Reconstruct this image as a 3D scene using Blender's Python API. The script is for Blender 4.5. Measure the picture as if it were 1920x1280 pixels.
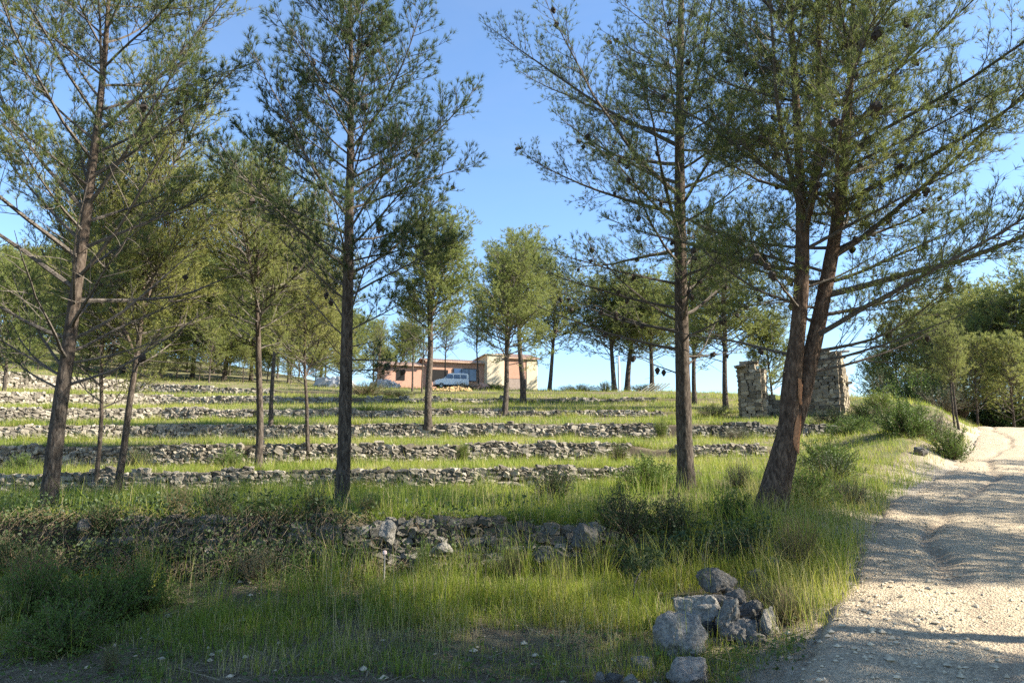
import bpy, math, random
import numpy as np
from mathutils import Vector, Matrix

for o in list(bpy.data.objects):
    bpy.data.objects.remove(o)
S = bpy.context.scene
COL = S.collection
PI = math.pi
random.seed(7)

# ------------------------------------------------------------------ camera, world, sun, exposure
F_PX = 26.0 / 36.0 * 1920.0
PITCH = math.atan(240.0 / F_PX)
EYE = 1.6
cam_d = bpy.data.cameras.new('camera')
cam_d.lens = 26.0
cam_d.sensor_width = 36.0
cam_d.clip_start = 0.05
cam_d.clip_end = 8000
cam = bpy.data.objects.new('camera', cam_d)
COL.objects.link(cam)
cam.location = (0, 0, EYE)
cam.rotation_euler = (PI / 2 + PITCH, 0, 0)
S.camera = cam

SUN_AZ = math.radians(96.0)      # clockwise from +Y: the sun stands on the viewer's right, a little behind
SUN_EL = math.radians(34.0)
world = bpy.data.worlds.new('World')
S.world = world
world.use_nodes = True
wn = world.node_tree
bg = wn.nodes['Background']
sky = wn.nodes.new('ShaderNodeTexSky')
sky.sky_type = 'NISHITA'
sky.sun_disc = False
sky.sun_elevation = SUN_EL
sky.sun_rotation = SUN_AZ
sky.air_density = 1.0
sky.dust_density = 0.3
sky.ozone_density = 2.2
tintn = wn.nodes.new('ShaderNodeMix'); tintn.data_type = 'RGBA'; tintn.blend_type = 'MULTIPLY'
tintn.inputs[0].default_value = 1.0
tintn.inputs[7].default_value = (0.88, 1.0, 1.10, 1)
wn.links.new(sky.outputs[0], tintn.inputs[6])
tcw = wn.nodes.new('ShaderNodeTexCoord'); mpw = wn.nodes.new('ShaderNodeMapping'); mpw.inputs['Scale'].default_value = (1.2, 1.2, 4.5)
nzw = wn.nodes.new('ShaderNodeTexNoise'); nzw.inputs['Scale'].default_value = 1.6; nzw.inputs['Detail'].default_value = 7; nzw.inputs['Roughness'].default_value = .62; nzw.inputs['Distortion'].default_value = .8
rgw = wn.nodes.new('ShaderNodeMapRange'); rgw.inputs[1].default_value = .46; rgw.inputs[2].default_value = .78; rgw.inputs[4].default_value = .10
mxw = wn.nodes.new('ShaderNodeMix'); mxw.data_type = 'RGBA'; mxw.inputs[7].default_value = (2.6, 2.8, 3.2, 1)      # thin veil of cirrus
wn.links.new(tcw.outputs['Generated'], mpw.inputs[0]); wn.links.new(mpw.outputs[0], nzw.inputs['Vector']); wn.links.new(nzw.outputs[0], rgw.inputs[0])
wn.links.new(rgw.outputs[0], mxw.inputs[0]); wn.links.new(tintn.outputs[2], mxw.inputs[6]); wn.links.new(mxw.outputs[2], bg.inputs[0])
bg.inputs[1].default_value = 0.086
sun_dir = Vector((math.sin(SUN_AZ) * math.cos(SUN_EL), math.cos(SUN_AZ) * math.cos(SUN_EL), math.sin(SUN_EL)))
sun_d = bpy.data.lights.new('sun', 'SUN')
sun_d.energy = 5.0
sun_d.angle = math.radians(0.53)
sun_d.color = (1.0, 0.93, 0.80)
sun = bpy.data.objects.new('sun', sun_d)
COL.objects.link(sun)
sun.rotation_euler = sun_dir.to_track_quat('Z', 'Y').to_euler()
sun.location = (40, -8, 30)
vs = S.view_settings
vs.view_transform = 'Standard'
vs.look = 'None'
vs.gamma = 1.0
vs.use_curve_mapping = False
vs.exposure = 1.75
S.cycles.max_bounces = 6
S.cycles.diffuse_bounces = 3
S.cycles.transmission_bounces = 4
S.cycles.transparent_max_bounces = 4
S.cycles.use_denoising = False

# ------------------------------------------------------------------ numeric helpers
def vnoise(x, y, z=0.0, seed=0):
    x = np.asarray(x, float); y = np.asarray(y, float); z = np.asarray(z, float) + np.zeros_like(x)
    xi = np.floor(x).astype(np.int64); yi = np.floor(y).astype(np.int64); zi = np.floor(z).astype(np.int64)
    fx = x - xi; fy = y - yi; fz = z - zi
    fx = fx * fx * (3 - 2 * fx); fy = fy * fy * (3 - 2 * fy); fz = fz * fz * (3 - 2 * fz)
    def h(a, b, c):
        n = (a * 374761393 + b * 668265263 + c * 1274126177 + seed * 974634541) & 0xffffffff
        n = ((n ^ (n >> 13)) * 1274126177) & 0xffffffff
        n = n ^ (n >> 16)
        return (n & 0xffff) / 65535.0
    r = 0
    for dx in (0, 1):
        for dy in (0, 1):
            for dz in (0, 1):
                w = (fx if dx else 1 - fx) * (fy if dy else 1 - fy) * (fz if dz else 1 - fz)
                r = r + w * h(xi + dx, yi + dy, zi + dz)
    return r

def fbm(x, y, z=0.0, o=3, seed=0):
    r = 0; a = 0.5; f = 1.0
    for i in range(o):
        r = r + a * (vnoise(np.asarray(x) * f, np.asarray(y) * f, np.asarray(z) * f, seed + i) - 0.5)
        a *= 0.5; f *= 2.03
    return r

def sstep(a, b, x):
    t = np.clip((np.asarray(x, float) - a) / (b - a), 0, 1)
    return t * t * (3 - 2 * t)

def norm(v):
    return v / (np.linalg.norm(v, axis=-1, keepdims=True) + 1e-9)

def ray(px, py):
    u = (px - 960.0) / F_PX; v = (640.0 - py) / F_PX
    return np.array([u, math.cos(PITCH) - v * math.sin(PITCH), math.sin(PITCH) + v * math.cos(PITCH)])

def at(px, py, d):
    r = ray(px, py); t = d / r[1]
    return np.array([r[0] * t, d, EYE + r[2] * t])

def project(x, y, z):
    z = z - EYE
    f = y * math.cos(PITCH) + z * math.sin(PITCH); w = -y * math.sin(PITCH) + z * math.cos(PITCH)
    return 960 + F_PX * x / f, 640 - F_PX * w / f

# ------------------------------------------------------------------ terrain
# every knot line: (name, [(px, depth, py)...]) seen from the camera; turned into world (x, y, z) profiles
APEX = 10.0
def line(pts):
    P = [at(*p) for p in [(a, c, b) for a, b, c in pts]]
    c = np.array([p[0] / (p[1] + APEX) for p in P])
    o = np.argsort(c)
    return c[o], np.array([P[i][1] for i in o]), np.array([P[i][2] for i in o])

WALLS = {
 1: [(-400, 9.6, 1075, 990), (0, 9.0, 1066, 978), (300, 8.7, 1074, 985), (700, 8.6, 1072, 985), (1100, 8.8, 1062, 980), (1180, 9, 1052, 992), (1300, 9, 1034, 1012), (1500, 9, 1010, 1002), (1900, 9, 1010, 1002)],
 2: [(-400, 18, 934, 897), (0, 18, 927, 893), (300, 17.5, 924, 886), (640, 17.5, 918, 884), (960, 17.5, 912, 878), (1160, 17.5, 906, 876), (1230, 17.5, 898, 886), (1450, 17.5, 892, 884), (1900, 17.5, 880, 874)],
 3: [(-400, 25, 893, 842), (0, 25, 886, 838), (300, 25, 880, 836), (640, 25, 872, 835), (960, 25, 864, 832), (1170, 25, 862, 832), (1225, 25, 858, 842), (1300, 25, 858, 838), (1420, 25, 857, 838), (1500, 25, 854, 847), (1900, 25, 840, 836)],
 4: [(-400, 29, 832, 802), (0, 31, 828, 800), (300, 33, 825, 797), (640, 33, 824, 796), (960, 33, 823, 795), (1250, 33, 822, 796), (1450, 33, 822, 796), (1560, 33, 820, 800), (1640, 33, 814, 806), (1900, 33, 812, 808)],
 5: [(-400, 34, 796, 760), (0, 38, 792, 764), (300, 42, 788, 768), (640, 42, 784, 769), (960, 42, 783, 770), (1250, 42, 781, 771), (1350, 42, 779, 775), (1600, 42, 768, 764), (1900, 42, 790, 788)],
 6: [(-400, 40, 762, 728), (0, 47, 762, 736), (300, 54, 760, 743), (640, 54, 756, 746), (960, 54, 755, 747), (1250, 54, 753, 747), (1500, 54, 750, 748), (1640, 54, 760, 758), (1900, 54, 790, 788)],
 7: [(-400, 48, 722, 690), (0, 57, 727, 697), (250, 67, 735, 716), (450, 67, 739, 730), (640, 67, 740, 734), (960, 67, 739, 735), (1250, 67, 739, 736), (1500, 67, 745, 743), (1640, 67, 770, 768), (1900, 67, 792, 791)],
}
KN = []
def flatline(y, z):
    return (np.array([-3.0, 3.0]), np.array([y, y], float), np.array([z, z], float))
KN.append(flatline(-9.0, -0.4))
KN.append(flatline(0.0, -0.02))
KN.append(flatline(5.0, 0.02))
WBASE, WTOP = {}, {}
for k in range(1, 8):
    WBASE[k] = len(KN); KN.append(line([(a, d - 0.1, b) for a, d, b, t in WALLS[k]]))
    WTOP[k] = len(KN); KN.append(line([(a, d + 0.14, t) for a, d, b, t in WALLS[k]]))
KN.append(line([(-400, 60, 672), (0, 68, 686), (300, 77, 709), (640, 77, 725), (960, 77, 731), (1250, 77, 733), (1500, 77, 744), (1640, 77, 775), (1900, 77, 796)]))
KN.append(line([(-400, 80, 640), (0, 90, 664), (300, 96, 690), (500, 96, 708), (640, 96, 722), (960, 96, 737), (1250, 96, 748), (1500, 96, 762), (1640, 96, 790), (1900, 96, 805)]))
KN.append(line([(-800, 135, 575), (0, 135, 632), (300, 135, 666), (480, 135, 692), (640, 135, 722), (960, 135, 765), (1250, 135, 790), (1500, 135, 800), (1640, 135, 815), (1900, 135, 818)]))
KN.append((np.array([-3, -.9, -.5, -.25, 0, .3, .6, 3.]), np.array([420.] * 8), np.array([60., 60, 48, 26, 2, -12, -8, 4])))
KN.append(flatline(3500.0, -70.0))

RY = np.array([-9, 0, 4.9, 7, 8.5, 10.2, 14, 20.7, 30, 40, 60, 80, 140, 3500.])
RX = np.array([-5.2, -0.8, 1.78, 3.0, 3.78, 4.62, 7.0, 12.0, 18.6, 25.0, 40.0, 58.0, 110.0, 2600.])
RZ = np.array([-0.45, 0.0, 0.34, 0.49, .6, 0.71, 1.0, 1.5, 2.62, 3.86, 4.1, 3.0, 0.0, -70.])
ROAD_W = 4.7
def road_sd(x, y):
    xl = np.interp(y, RY, RX)
    sl = (np.interp(y + .6, RY, RX) - np.interp(y - .6, RY, RX)) / 1.2
    return (x - xl) / np.sqrt(1 + sl * sl)

def sdn(x, y):
    return road_sd(x, y) + 0.35 * fbm(x * .9, y * .9, 0, 3, 5)

def knots(c):
    Y = np.stack([np.interp(c, k[0], k[1]) for k in KN]); Z = np.stack([np.interp(c, k[0], k[2]) for k in KN])
    return Y, Z

def blend(x, y, zt):
    sd = road_sd(x, y)
    zr = np.interp(y, RY, RZ)
    sd = sdn(x, y)
    bw = 0.75 + 1.3 * sstep(10, 20, y)
    w = sstep(-bw, 0.12, sd)
    over = np.clip(sd - ROAD_W - .2, 0, 60)
    zright = zr + over * 0.13
    z = zt * (1 - w) + zright * w
    mnd = 0.9 * np.exp(-(((x - 20.5) / 3.4) ** 2 + ((y - 39) / 6.) ** 2)) + .55 * np.exp(-(((x - 13.0) / 2.0) ** 2 + ((y - 25) / 4.) ** 2))
    z = z + mnd * sstep(.4, -1.6, sd)
    inroad = sstep(.15, .6, sd) * sstep(ROAD_W - .1, ROAD_W - .5, sd)
    near = sstep(120, 40, y)
    z = z + near * (1 - inroad) * (0.16 * fbm(x * .55, y * .55, 0, 3, 11) + 0.05 * fbm(x * 3.1, y * 3.1, 0, 2, 12))
    z = z - 0.32 * inroad * near
    return z

def hz(x, y):
    x = np.atleast_1d(np.asarray(x, float)); y = np.atleast_1d(np.asarray(y, float))
    c = x / (y + APEX)
    Y, Z = knots(c)
    zt = np.empty_like(x)
    idx = np.clip((Y <= y[None]).sum(0) - 1, 0, len(KN) - 2)
    n = np.arange(len(x))
    y0 = Y[idx, n]; y1 = Y[idx + 1, n]
    t = np.clip((y - y0) / np.maximum(y1 - y0, 1e-6), 0, 1)
    zt = Z[idx, n] * (1 - t) + Z[idx + 1, n] * t
    return blend(x, y, zt)

def ground_at(px, py, d0=4.2, d1=150.0):
    """nearest point of the ground seen at a pixel"""
    r = ray(px, py)
    d = np.concatenate([np.linspace(d0, 30, 900), np.linspace(30.05, d1, 1500)])
    d = d[(d >= d0) & (d <= d1)]
    t = d / r[1]
    z = EYE + r[2] * t
    g = hz(r[0] * t, d)
    hit = np.nonzero(z <= g)[0]
    i = hit[0] if len(hit) else int(np.argmin(z - g))
    return float(r[0] * t[i]), float(d[i]), float(g[i])

# ------------------------------------------------------------------ mesh helpers
class Geo:
    def __init__(s):
        s.V = []; s.T = []; s.Q = []; s.A = []; s.n = 0
    def add(s, v, tris=None, quads=None, tint=None):
        v = np.asarray(v, float).reshape(-1, 3)
        s.V.append(v)
        if tris is not None and len(tris): s.T.append(np.asarray(tris, np.int64).reshape(-1, 3) + s.n)
        if quads is not None and len(quads): s.Q.append(np.asarray(quads, np.int64).reshape(-1, 4) + s.n)
        s.A.append(np.zeros(len(v)) if tint is None else np.broadcast_to(np.asarray(tint, float), (len(v),)))
        s.n += len(v)
    def merge(s, g):
        for v, a in zip(g.V, g.A): pass
        off = s.n
        s.V += g.V; s.A += g.A
        s.T += [t + off for t in g.T]; s.Q += [q + off for q in g.Q]
        s.n += g.n
    def mesh(s, name, mats=None, smooth=False):
        me = bpy.data.meshes.new(name)
        V = np.concatenate(s.V) if s.V else np.zeros((0, 3))
        T = np.concatenate(s.T) if s.T else np.zeros((0, 3), np.int64)
        Q = np.concatenate(s.Q) if s.Q else np.zeros((0, 4), np.int64)
        me.vertices.add(len(V)); me.vertices.foreach_set('co', V.astype(np.float32).ravel())
        nl = len(T) * 3 + len(Q) * 4
        me.loops.add(nl)
        me.loops.foreach_set('vertex_index', np.concatenate([T.ravel(), Q.ravel()]).astype(np.int32))
        me.polygons.add(len(T) + len(Q))
        ls = np.concatenate([np.arange(len(T)) * 3, len(T) * 3 + np.arange(len(Q)) * 4]).astype(np.int32)
        me.polygons.foreach_set('loop_start', ls)
        me.polygons.foreach_set('use_smooth', np.full(len(T) + len(Q), bool(smooth)))
        a = me.attributes.new('tint', 'FLOAT', 'POINT')
        a.data.foreach_set('value', np.concatenate(s.A).astype(np.float32))
        me.update(calc_edges=True)
        me.validate()
        if mats is not None:
            me.materials.append(mats)
        return me

def link(name, me, parent=None, loc=None):
    o = bpy.data.objects.new(name, me)
    COL.objects.link(o)
    if parent is not None: o.parent = parent
    if loc is not None: o.location = loc
    return o

def tag(o, label=None, cat=None, group=None, kind=None):
    if label: o['label'] = label
    if cat: o['category'] = cat
    if group: o['group'] = group
    if kind: o['kind'] = kind
    return o

def thing(name, label, cat, loc=(0, 0, 0), rz=0.0, group=None):
    o = bpy.data.objects.new(name, None)
    o.empty_display_size = .2
    COL.objects.link(o)
    o.location = loc; o.rotation_euler = (0, 0, rz)
    return tag(o, label, cat, group)

def dup(root, loc, rz=0.0, scale=(1, 1, 1), label=None, group=None, first=False):
    if first:
        r = root
    else:
        r = root.copy(); COL.objects.link(r)
        for ch in list(root.children):
            c = ch.copy(); COL.objects.link(c); c.parent = r
            for g in ch.children:
                d = g.copy(); COL.objects.link(d); d.parent = c
    r.location = loc; r.rotation_euler = (0, 0, rz); r.scale = scale
    if label: r['label'] = label
    if group: r['group'] = group
    return r

def tubes(P, R, sides=4):
    """P (N,K,3) centre lines, R (N,K) radii -> verts, quads"""
    P = np.asarray(P, float); R = np.asarray(R, float)
    N, K, _ = P.shape
    T = np.empty_like(P)
    T[:, 1:-1] = P[:, 2:] - P[:, :-2]; T[:, 0] = P[:, 1] - P[:, 0]; T[:, -1] = P[:, -1] - P[:, -2]
    T = norm(T)
    ref = np.where(np.abs(T[:, :1, 2:3]) > .9, np.array([1., 0, 0]), np.array([0, 0, 1.]))
    ref = np.broadcast_to(ref, T.shape)
    A = norm(np.cross(T, ref)); B = np.cross(T, A)
    ang = np.arange(sides) / sides * 2 * PI
    ring = (A[:, :, None] * np.cos(ang)[None, None, :, None] + B[:, :, None] * np.sin(ang)[None, None, :, None]) * R[:, :, None, None]
    V = (P[:, :, None] + ring).reshape(-1, 3)
    n = np.arange(N)[:, None, None]; k = np.arange(K - 1)[None, :, None]; s = np.arange(sides)[None, None, :]
    i = (n * K + k) * sides
    a = i + s; b = i + (s + 1) % sides
    Q = np.stack([a, b, b + sides, a + sides], -1).reshape(-1, 4)
    return V, Q

def box(g, x0, x1, y0, y1, z0, z1, M=None, tint=None):
    v = np.array([[x, y, z] for z in (z0, z1) for y in (y0, y1) for x in (x0, x1)], float)
    if M is not None: v = v @ M.T
    g.add(v, quads=[(0, 2, 3, 1), (4, 5, 7, 6), (0, 1, 5, 4), (2, 6, 7, 3), (1, 3, 7, 5), (0, 4, 6, 2)], tint=tint)

def prism(g, poly, y0, y1):
    """poly [(x,z)...] extruded along y"""
    n = len(poly)
    v = [(x, y0, z) for x, z in poly] + [(x, y1, z) for x, z in poly]
    q = [(i, (i + 1) % n, n + (i + 1) % n, n + i) for i in range(n)]
    cx = sum(p[0] for p in poly) / n; cz = sum(p[1] for p in poly) / n
    v += [(cx, y0, cz), (cx, y1, cz)]
    t = [(2 * n, (i + 1) % n, i) for i in range(n)] + [(2 * n + 1, n + i, n + (i + 1) % n) for i in range(n)]
    g.add(v, tris=t, quads=q)

# ------------------------------------------------------------------ materials
def ramp(nt, stops, interp='LINEAR'):
    r = nt.nodes.new('ShaderNodeValToRGB')
    cr = r.color_ramp; cr.interpolation = interp
    while len(cr.elements) < len(stops): cr.elements.new(0.5)
    for e, (p, c) in zip(cr.elements, stops):
        e.position = p; e.color = (*c, 1)
    return r

def newmat(name, rough=.9, spec=.2):
    m = bpy.data.materials.new(name); m.use_nodes = True
    nt = m.node_tree
    b = nt.nodes['Principled BSDF']
    b.inputs['Roughness'].default_value = rough
    b.inputs['Specular IOR Level'].default_value = spec
    return m, nt, b

def noise_node(nt, scale, detail=4, rough=.6, coord=None, dist=0.0):
    n = nt.nodes.new('ShaderNodeTexNoise')
    n.inputs['Scale'].default_value = scale; n.inputs['Detail'].default_value = detail
    n.inputs['Roughness'].default_value = rough; n.inputs['Distortion'].default_value = dist
    if coord is not None: nt.links.new(coord, n.inputs['Vector'])
    return n

def coords(nt, kind='Object'):
    return nt.nodes.new('ShaderNodeTexCoord').outputs[kind]

def bump(nt, b, h, strength=.5, dist=.02):
    n = nt.nodes.new('ShaderNodeBump')
    n.inputs['Strength'].default_value = strength; n.inputs['Distance'].default_value = dist
    nt.links.new(h, n.inputs['Height']); nt.links.new(n.outputs[0], b.inputs['Normal'])
    return n

def mix(nt, fac, a, c, mode='MIX'):
    m = nt.nodes.new('ShaderNodeMix'); m.data_type = 'RGBA'; m.blend_type = mode
    if hasattr(fac, 'node'): nt.links.new(fac, m.inputs[0])
    else: m.inputs[0].default_value = fac
    for s, i in ((a, 6), (c, 7)):
        if hasattr(s, 'node'): nt.links.new(s, m.inputs[i])
        else: m.inputs[i].default_value = (*s, 1)
    return m.outputs[2]

def mathn(nt, op, a, c=0.5):
    m = nt.nodes.new('ShaderNodeMath'); m.operation = op
    for s, i in ((a, 0), (c, 1)):
        if hasattr(s, 'node'): nt.links.new(s, m.inputs[i])
        else: m.inputs[i].default_value = s
    return m.outputs[0]

def leafmat(name, stops, transl=.35, rough=.55, spec=.25):
    m, nt, b = newmat(name, rough, spec)
    at_ = nt.nodes.new('ShaderNodeAttribute'); at_.attribute_name = 'tint'
    r = ramp(nt, stops)
    oi = nt.nodes.new('ShaderNodeObjectInfo')
    f = mathn(nt, 'ADD', at_.outputs['Fac'], mathn(nt, 'MULTIPLY', mathn(nt, 'SUBTRACT', oi.outputs['Random'], .5), .16))
    nt.links.new(f, r.inputs[0])
    nt.links.new(r.outputs[0], b.inputs['Base Color'])
    tr = nt.nodes.new('ShaderNodeBsdfTranslucent')
    nt.links.new(mix(nt, .5, r.outputs[0], (.8, 1., .25), 'MULTIPLY'), tr.inputs[0])
    nt.links.new(r.outputs[0], tr.inputs[0])
    ms = nt.nodes.new('ShaderNodeMixShader'); ms.inputs[0].default_value = transl
    out = nt.nodes['Material Output']
    nt.links.new(b.outputs[0], ms.inputs[1]); nt.links.new(tr.outputs[0], ms.inputs[2]); nt.links.new(ms.outputs[0], out.inputs[0])
    return m

M_needle = leafmat('pine_needles', [(0, (.060, .092, .036)), (.45, (.135, .165, .050)), (.8, (.225, .24, .065)), (1, (.27, .22, .08))], .48)
M_needle_far = leafmat('pine_needles_young', [(0, (.115, .15, .05)), (.5, (.225, .25, .07)), (1, (.31, .30, .09))], .48)
M_grass = leafmat('grass_blades', [(0, (.085, .14, .022)), (.4, (.20, .265, .030)), (.7, (.34, .35, .050)), (.85, (.44, .38, .14)), (1, (.46, .38, .21))], .5, .5, .3)
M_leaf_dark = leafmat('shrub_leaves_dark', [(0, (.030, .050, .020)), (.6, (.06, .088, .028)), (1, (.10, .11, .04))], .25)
M_leaf_green = leafmat('shrub_leaves_green', [(0, (.06, .10, .024)), (.6, (.13, .185, .036)), (1, (.24, .26, .06))], .35)
M_leaf_yellow = leafmat('shrub_leaves_yellow', [(0, (.09, .13, .025)), (.6, (.17, .21, .04)), (1, (.28, .25, .06))], .4)
M_leaf_grey = leafmat('shrub_leaves_grey', [(0, (.10, .12, .075)), (.6, (.17, .18, .10)), (1, (.25, .23, .14))], .3)
M_dry = leafmat('dry_stems', [(0, (.12, .085, .055)), (.5, (.22, .17, .11)), (1, (.36, .29, .19))], .1, .8, .1)

def m_bark(name='pine_bark', tone=(1., 1., 1.)):
    m, nt, b = newmat(name, .95, .1)
    c = coords(nt)
    mp = nt.nodes.new('ShaderNodeMapping'); mp.inputs['Scale'].default_value = (1, 1, .28)
    nt.links.new(c, mp.inputs[0])
    n = noise_node(nt, 26, 5, .65, mp.outputs[0], .6)
    n2 = noise_node(nt, 3.0, 3, .5, c)
    r = ramp(nt, [(.3, (.018, .015, .013)), (.5, (.075, .062, .052)), (.68, (.165, .140, .115))])
    nt.links.new(n.outputs[0], r.inputs[0])
    col = mix(nt, .5, r.outputs[0], mix(nt, n2.outputs[0], (.55, .5, .47), (1.0, .93, .84)), 'MULTIPLY')
    sz = nt.nodes.new('ShaderNodeSeparateXYZ'); nt.links.new(c, sz.inputs[0])
    up = nt.nodes.new('ShaderNodeMapRange'); up.inputs[1].default_value = 1.2; up.inputs[2].default_value = 4.5; up.inputs[4].default_value = .25
    nt.links.new(sz.outputs[2], up.inputs[0])
    col = mix(nt, up.outputs[0], col, mix(nt, n.outputs[0], (.07, .045, .03), (.24, .165, .11)))     # thinner reddish bark higher up
    col = mix(nt, 1.0, col, tone, 'MULTIPLY')
    nt.links.new(col, b.inputs['Base Color'])
    bump(nt, b, n.outputs[0], .9, .03)
    return m
M_bark = m_bark()
M_bark_warm = m_bark('reddish_pine_bark', (1.25, 1.08, .98))

def m_twig():
    m, nt, b = newmat('pine_branch_bark', .9, .1)
    n = noise_node(nt, 40, 3, .6, coords(nt))
    r = ramp(nt, [(.3, (.045, .038, .032)), (.7, (.17, .145, .12))])
    nt.links.new(n.outputs[0], r.inputs[0]); nt.links.new(r.outputs[0], b.inputs['Base Color'])
    return m
M_twig = m_twig()

def m_stone(name, dark, mid, light, scale=9.0, lichen=.5):
    m, nt, b = newmat(name, .92, .15)
    c = coords(nt)
    geo = nt.nodes.new('ShaderNodeNewGeometry'); oi = nt.nodes.new('ShaderNodeObjectInfo')
    rnd = mathn(nt, 'FRACT', mathn(nt, 'ADD', geo.outputs['Random Per Island'], oi.outputs['Random']))
    n = noise_node(nt, scale, 6, .68, c, .3)
    n2 = noise_node(nt, scale * .35, 3, .6, c)
    f = mathn(nt, 'ADD', mathn(nt, 'MULTIPLY', n.outputs[0], .85), mathn(nt, 'MULTIPLY', mathn(nt, 'SUBTRACT', rnd, .5), .34))
    r = ramp(nt, [(.22, dark), (.46, mid), (.70, light)])
    nt.links.new(f, r.inputs[0])
    warm = mix(nt, mathn(nt, 'MULTIPLY', n2.outputs[0], lichen), r.outputs[0], mix(nt, 1.0, r.outputs[0], (.95, .80, .62), 'MULTIPLY'))
    nt.links.new(warm, b.inputs['Base Color'])
    bump(nt, b, n.outputs[0], .75, .04)
    return m
M_stone = m_stone('limestone_rubble', (.075, .066, .053), (.265, .24, .198), (.45, .41, .335), 16)
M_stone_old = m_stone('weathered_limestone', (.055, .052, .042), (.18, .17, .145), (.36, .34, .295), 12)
M_boulder = m_stone('grey_boulder_stone', (.04, .039, .037), (.16, .157, .15), (.38, .365, .33), 7.5, .8)
M_ruin = m_stone('ruin_stone', (.075, .064, .048), (.235, .20, .148), (.46, .40, .29), 7)

def m_ground():
    m, nt, b = newmat('hillside_soil', .95, .1)
    c = coords(nt)
    n1 = noise_node(nt, .55, 5, .6, c); n2 = noise_node(nt, 7.0, 6, .7, c); n3 = noise_node(nt, 55, 3, .7, c)
    soil = ramp(nt, [(.3, (.085, .062, .042)), (.5, (.20, .155, .105)), (.72, (.33, .275, .20))])
    nt.links.new(mathn(nt, 'ADD', mathn(nt, 'MULTIPLY', n2.outputs[0], .6), mathn(nt, 'MULTIPLY', n3.outputs[0], .4)), soil.inputs[0])
    green = ramp(nt, [(.3, (.045, .075, .018)), (.6, (.11, .14, .032)), (.8, (.19, .18, .065))])
    nt.links.new(n2.outputs[0], green.inputs[0])
    geo = nt.nodes.new('ShaderNodeNewGeometry')
    sp = nt.nodes.new('ShaderNodeSeparateXYZ'); nt.links.new(geo.outputs['Normal'], sp.inputs[0])
    at_ = nt.nodes.new('ShaderNodeAttribute'); at_.attribute_name = 'tint'     # share of green cover
    g = nt.nodes.new('ShaderNodeMapRange')
    g.inputs[1].default_value = .42; g.inputs[2].default_value = .60; g.inputs[3].default_value = 0; g.inputs[4].default_value = 1
    nt.links.new(mathn(nt, 'ADD', mathn(nt, 'MULTIPLY', n1.outputs[0], .5), mathn(nt, 'MULTIPLY', n2.outputs[0], .5)), g.inputs[0])
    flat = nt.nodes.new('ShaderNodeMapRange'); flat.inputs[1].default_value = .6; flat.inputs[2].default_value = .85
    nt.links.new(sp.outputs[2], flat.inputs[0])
    fac = mathn(nt, 'MULTIPLY', mathn(nt, 'MULTIPLY', g.outputs[0], mathn(nt, 'MAXIMUM', at_.outputs['Fac'], 0.0)), flat.outputs[0])
    col = mix(nt, fac, soil.outputs[0], green.outputs[0])
    sandc = ramp(nt, [(.3, (.24, .185, .125)), (.5, (.42, .35, .255)), (.7, (.54, .47, .36))]); nt.links.new(mathn(nt, 'ADD', mathn(nt, 'MULTIPLY', n2.outputs[0], .5), mathn(nt, 'MULTIPLY', n3.outputs[0], .5)), sandc.inputs[0])
    col = mix(nt, mathn(nt, 'MAXIMUM', mathn(nt, 'MULTIPLY', at_.outputs['Fac'], -1.0), 0.0), col, sandc.outputs[0])
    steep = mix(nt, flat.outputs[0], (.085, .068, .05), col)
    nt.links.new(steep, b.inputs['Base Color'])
    bump(nt, b, mathn(nt, 'ADD', n2.outputs[0], n3.outputs[0]), .9, .05)
    return m
M_ground = m_ground()

def m_road():
    m, nt, b = newmat('gravel_track', .95, .1)
    c = coords(nt)
    n1 = noise_node(nt, 1.1, 4, .6, c); n2 = noise_node(nt, 16, 5, .7, c); v = nt.nodes.new('ShaderNodeTexVoronoi')
    v.inputs['Scale'].default_value = 48; nt.links.new(c, v.inputs['Vector'])
    v2 = nt.nodes.new('ShaderNodeTexVoronoi'); v2.inputs['Scale'].default_value = 110; nt.links.new(c, v2.inputs['Vector'])
    r = ramp(nt, [(.25, (.34, .26, .175)), (.5, (.51, .42, .295)), (.75, (.62, .53, .385))])
    f = mathn(nt, 'ADD', mathn(nt, 'MULTIPLY', n1.outputs[0], .35), mathn(nt, 'MULTIPLY', n2.outputs[0], .65))
    nt.links.new(f, r.inputs[0])
    sp = nt.nodes.new('ShaderNodeSeparateColor'); nt.links.new(v.outputs['Color'], sp.inputs[0])
    peb = ramp(nt, [(0, (.55, .53, .50)), (.5, (1., .98, .95)), (1, (1.2, 1.15, 1.08))]); nt.links.new(sp.outputs[0], peb.inputs[0])
    col = mix(nt, .7, r.outputs[0], peb.outputs[0], 'MULTIPLY')
    at_ = nt.nodes.new('ShaderNodeAttribute'); at_.attribute_name = 'tint'      # reddish earth in the washed-out channel
    col = mix(nt, at_.outputs['Fac'], col, mix(nt, n2.outputs[0], (.22, .15, .10), (.46, .37, .27)))
    nt.links.new(col, b.inputs['Base Color'])
    h = mathn(nt, 'ADD', mathn(nt, 'MULTIPLY', v.outputs['Distance'], 1.2), mathn(nt, 'ADD', n2.outputs[0], mathn(nt, 'MULTIPLY', v2.outputs['Distance'], .6)))
    bump(nt, b, h, .8, .03)
    return m
M_road = m_road()

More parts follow.
